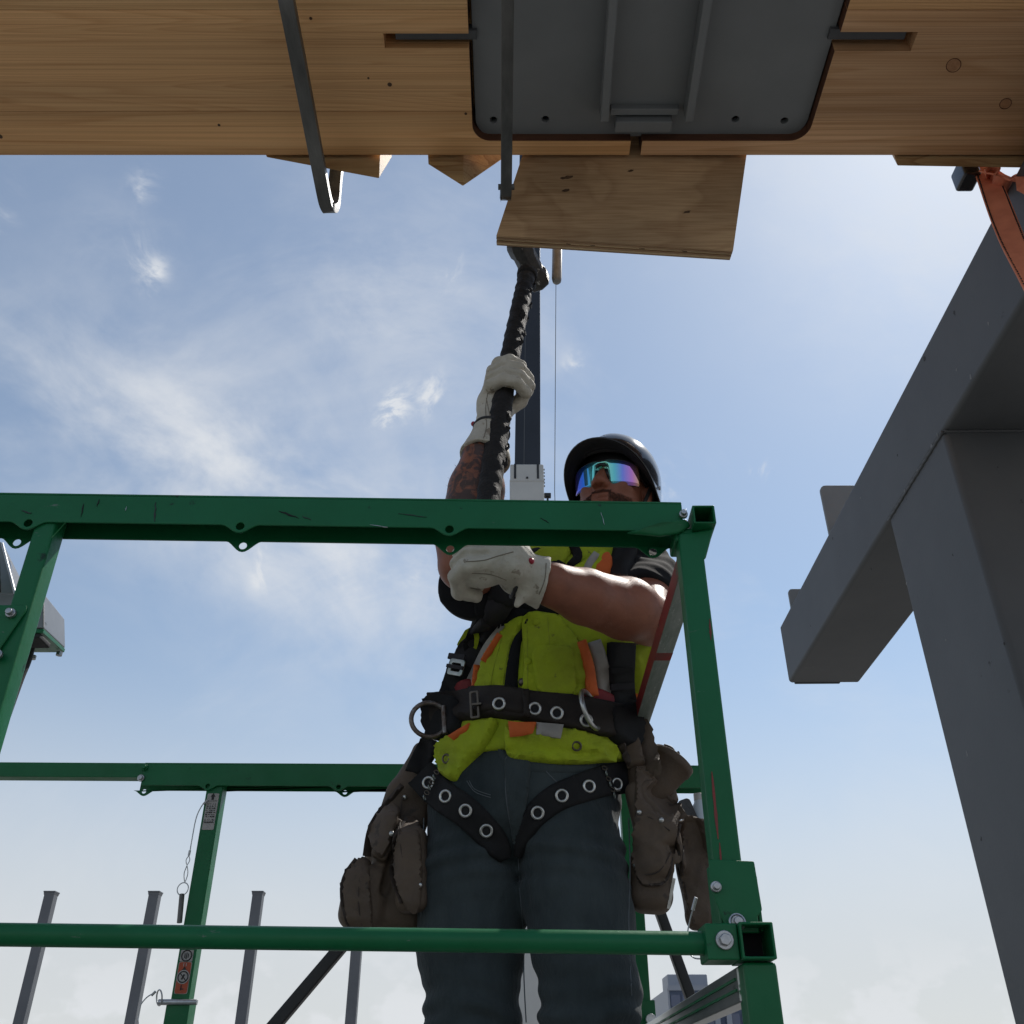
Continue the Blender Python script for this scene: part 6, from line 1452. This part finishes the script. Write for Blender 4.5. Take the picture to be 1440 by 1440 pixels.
# open cup pocket
ca_, cb2 = at(906, 1128, 2.0), at(944, 1072, 2.0); ax = (cb2 - ca_).normalized(); L_ = (cb2 - ca_).length
uxx = ax.cross(V((0, 1, 0))).normalized(); cup = G().lathe([(.022, -.01), (.030, .0), (.038, L_ * .5), (.0455, L_ * .92), (.048, L_ * .93), (.0485, L_ * 1.08), (.044, L_ * 1.1), (.040, L_ * .9), (.028, .02)], ca_, ax, 32, uxx)
cp = mk('cup_pocket', cup, 'leather', tr_, smooth=True)
mk('clip', G().tube(smooth_path([at(934, 1048, 1.99), at(944, 1052, 1.985), at(950, 1060, 1.985), at(955, 1058, 1.985)], 4), .0035, 8), 'black_steel', cp)
patch('pocket', smooth2([(893, 1084), (902, 1082), (925, 1105), (950, 1136), (953, 1160), (944, 1215), (928, 1244), (900, 1242), (892, 1200), (893, 1140)], 4), bvr, 'leather', tr_, h=.007, lift=.003, wob=.005, seed=31, rnd=2.5)
strap('binding', [(896, 1084), (922, 1104), (950, 1140), (958, 1152)], 9, bvr, 'leather', tr_, h=.006, lift=.008)
strap('hanger', [(862, 1008), (882, 1022), (888, 1048), (896, 1080)], [16, 22], bvh_of(rb_, vest, jeans), 'leather', tr_, h=.006, lift=.010, wob=.003)
strap('hanger', [(884, 1006), (902, 1024), (912, 1062), (920, 1090)], [14, 20], bvh_of(rb_, vest, jeans), 'leather', tr_, h=.006, lift=.006, wob=.003)
strap('hanger', [(866, 1050), (882, 1062), (892, 1078)], 10, bvh_of(rb_, vest, jeans), 'leather_dark', tr_, h=.004, lift=.016)
patch('pocket', smooth2([(962, 1153), (980, 1152), (997, 1162), (1000, 1220), (1000, 1290), (992, 1316), (976, 1300), (960, 1250), (956, 1200)], 4), bvr, 'leather', tr_, h=.006, lift=.002, wob=.005, seed=32, rnd=2.5)
strap('binding', [(962, 1154), (980, 1158), (999, 1170)], 10, bvr, 'leather', tr_, h=.005, lift=.007)
strap('edging', [(953, 1160), (944, 1214), (928, 1243), (902, 1242)], 4, bvr, 'leather_dark', tr_, h=.003, lift=.009)
seam(bvr, [(893, 1146), (915, 1150), (942, 1168)], tr_, lift=.010); seam(bvr, [(893, 1226), (912, 1230), (930, 1222), (948, 1190)], tr_, lift=.010); seam(bvr, [(966, 1160), (960, 1220), (972, 1290)], tr_, lift=.008)
for px, py in ((899, 1143), (930, 1154), (896, 1217)): rivet(bvr, px, py, tr_, .011)
mk('metal_clip', G().bar(at(948, 1235, 1.92), at(940, 1278, 1.93), .006, .0015, (0, 1, 0)), 'bright_steel', tr_)
tgt = thing('pry_handle', 'grey tool handle end sticking out of the tool pouch beside the green post', 'tool', at(968, 1160, 2.02))
mk('grip', G().prism(rrect(-.014, -.05, .014, .035, .008, 4), [], at(968, 1150, 2.03), V((1, 0, .35)), V((-.35, 0, 1)), .02), 'hammer_steel', tgt, bevel=.004)
bot = thing('plastic_bottle', 'small clear plastic bottle tucked into the tool pouch behind the post', 'bottle', at(988, 1170, 2.03))
mk('bottle_body', G().lathe([(.0001, .0), (.018, 0), (.020, .01), (.020, .05), (.012, .062), (.010, .07)], at(988, 1172, 2.04), (0, 0, 1), 18), 'plastic_clear', bot, smooth=True)
mk('bottle_cap', G().lathe([(.011, .068), (.011, .082), (.0001, .083)], at(988, 1172, 2.04), (0, 0, 1), 18), 'boom_white', bot, smooth=True)
wire = thing('wire_loop', 'thin wire loop with a clip hanging beside the lower green corner bracket', 'wire', at(976, 1330, 1.3))
mk('strand', G().tube(smooth_path([at(979, 1265, 1.24), at(970, 1295, 1.25), at(966, 1325, 1.25), at(974, 1346, 1.24), at(996, 1348, 1.22)], 6), .0009, 6), 'zinc', wire, smooth=True)
mk('clip', G().tube([at(979, 1262, 1.24), at(974, 1280, 1.245)], .0022, 8), 'zinc', wire)
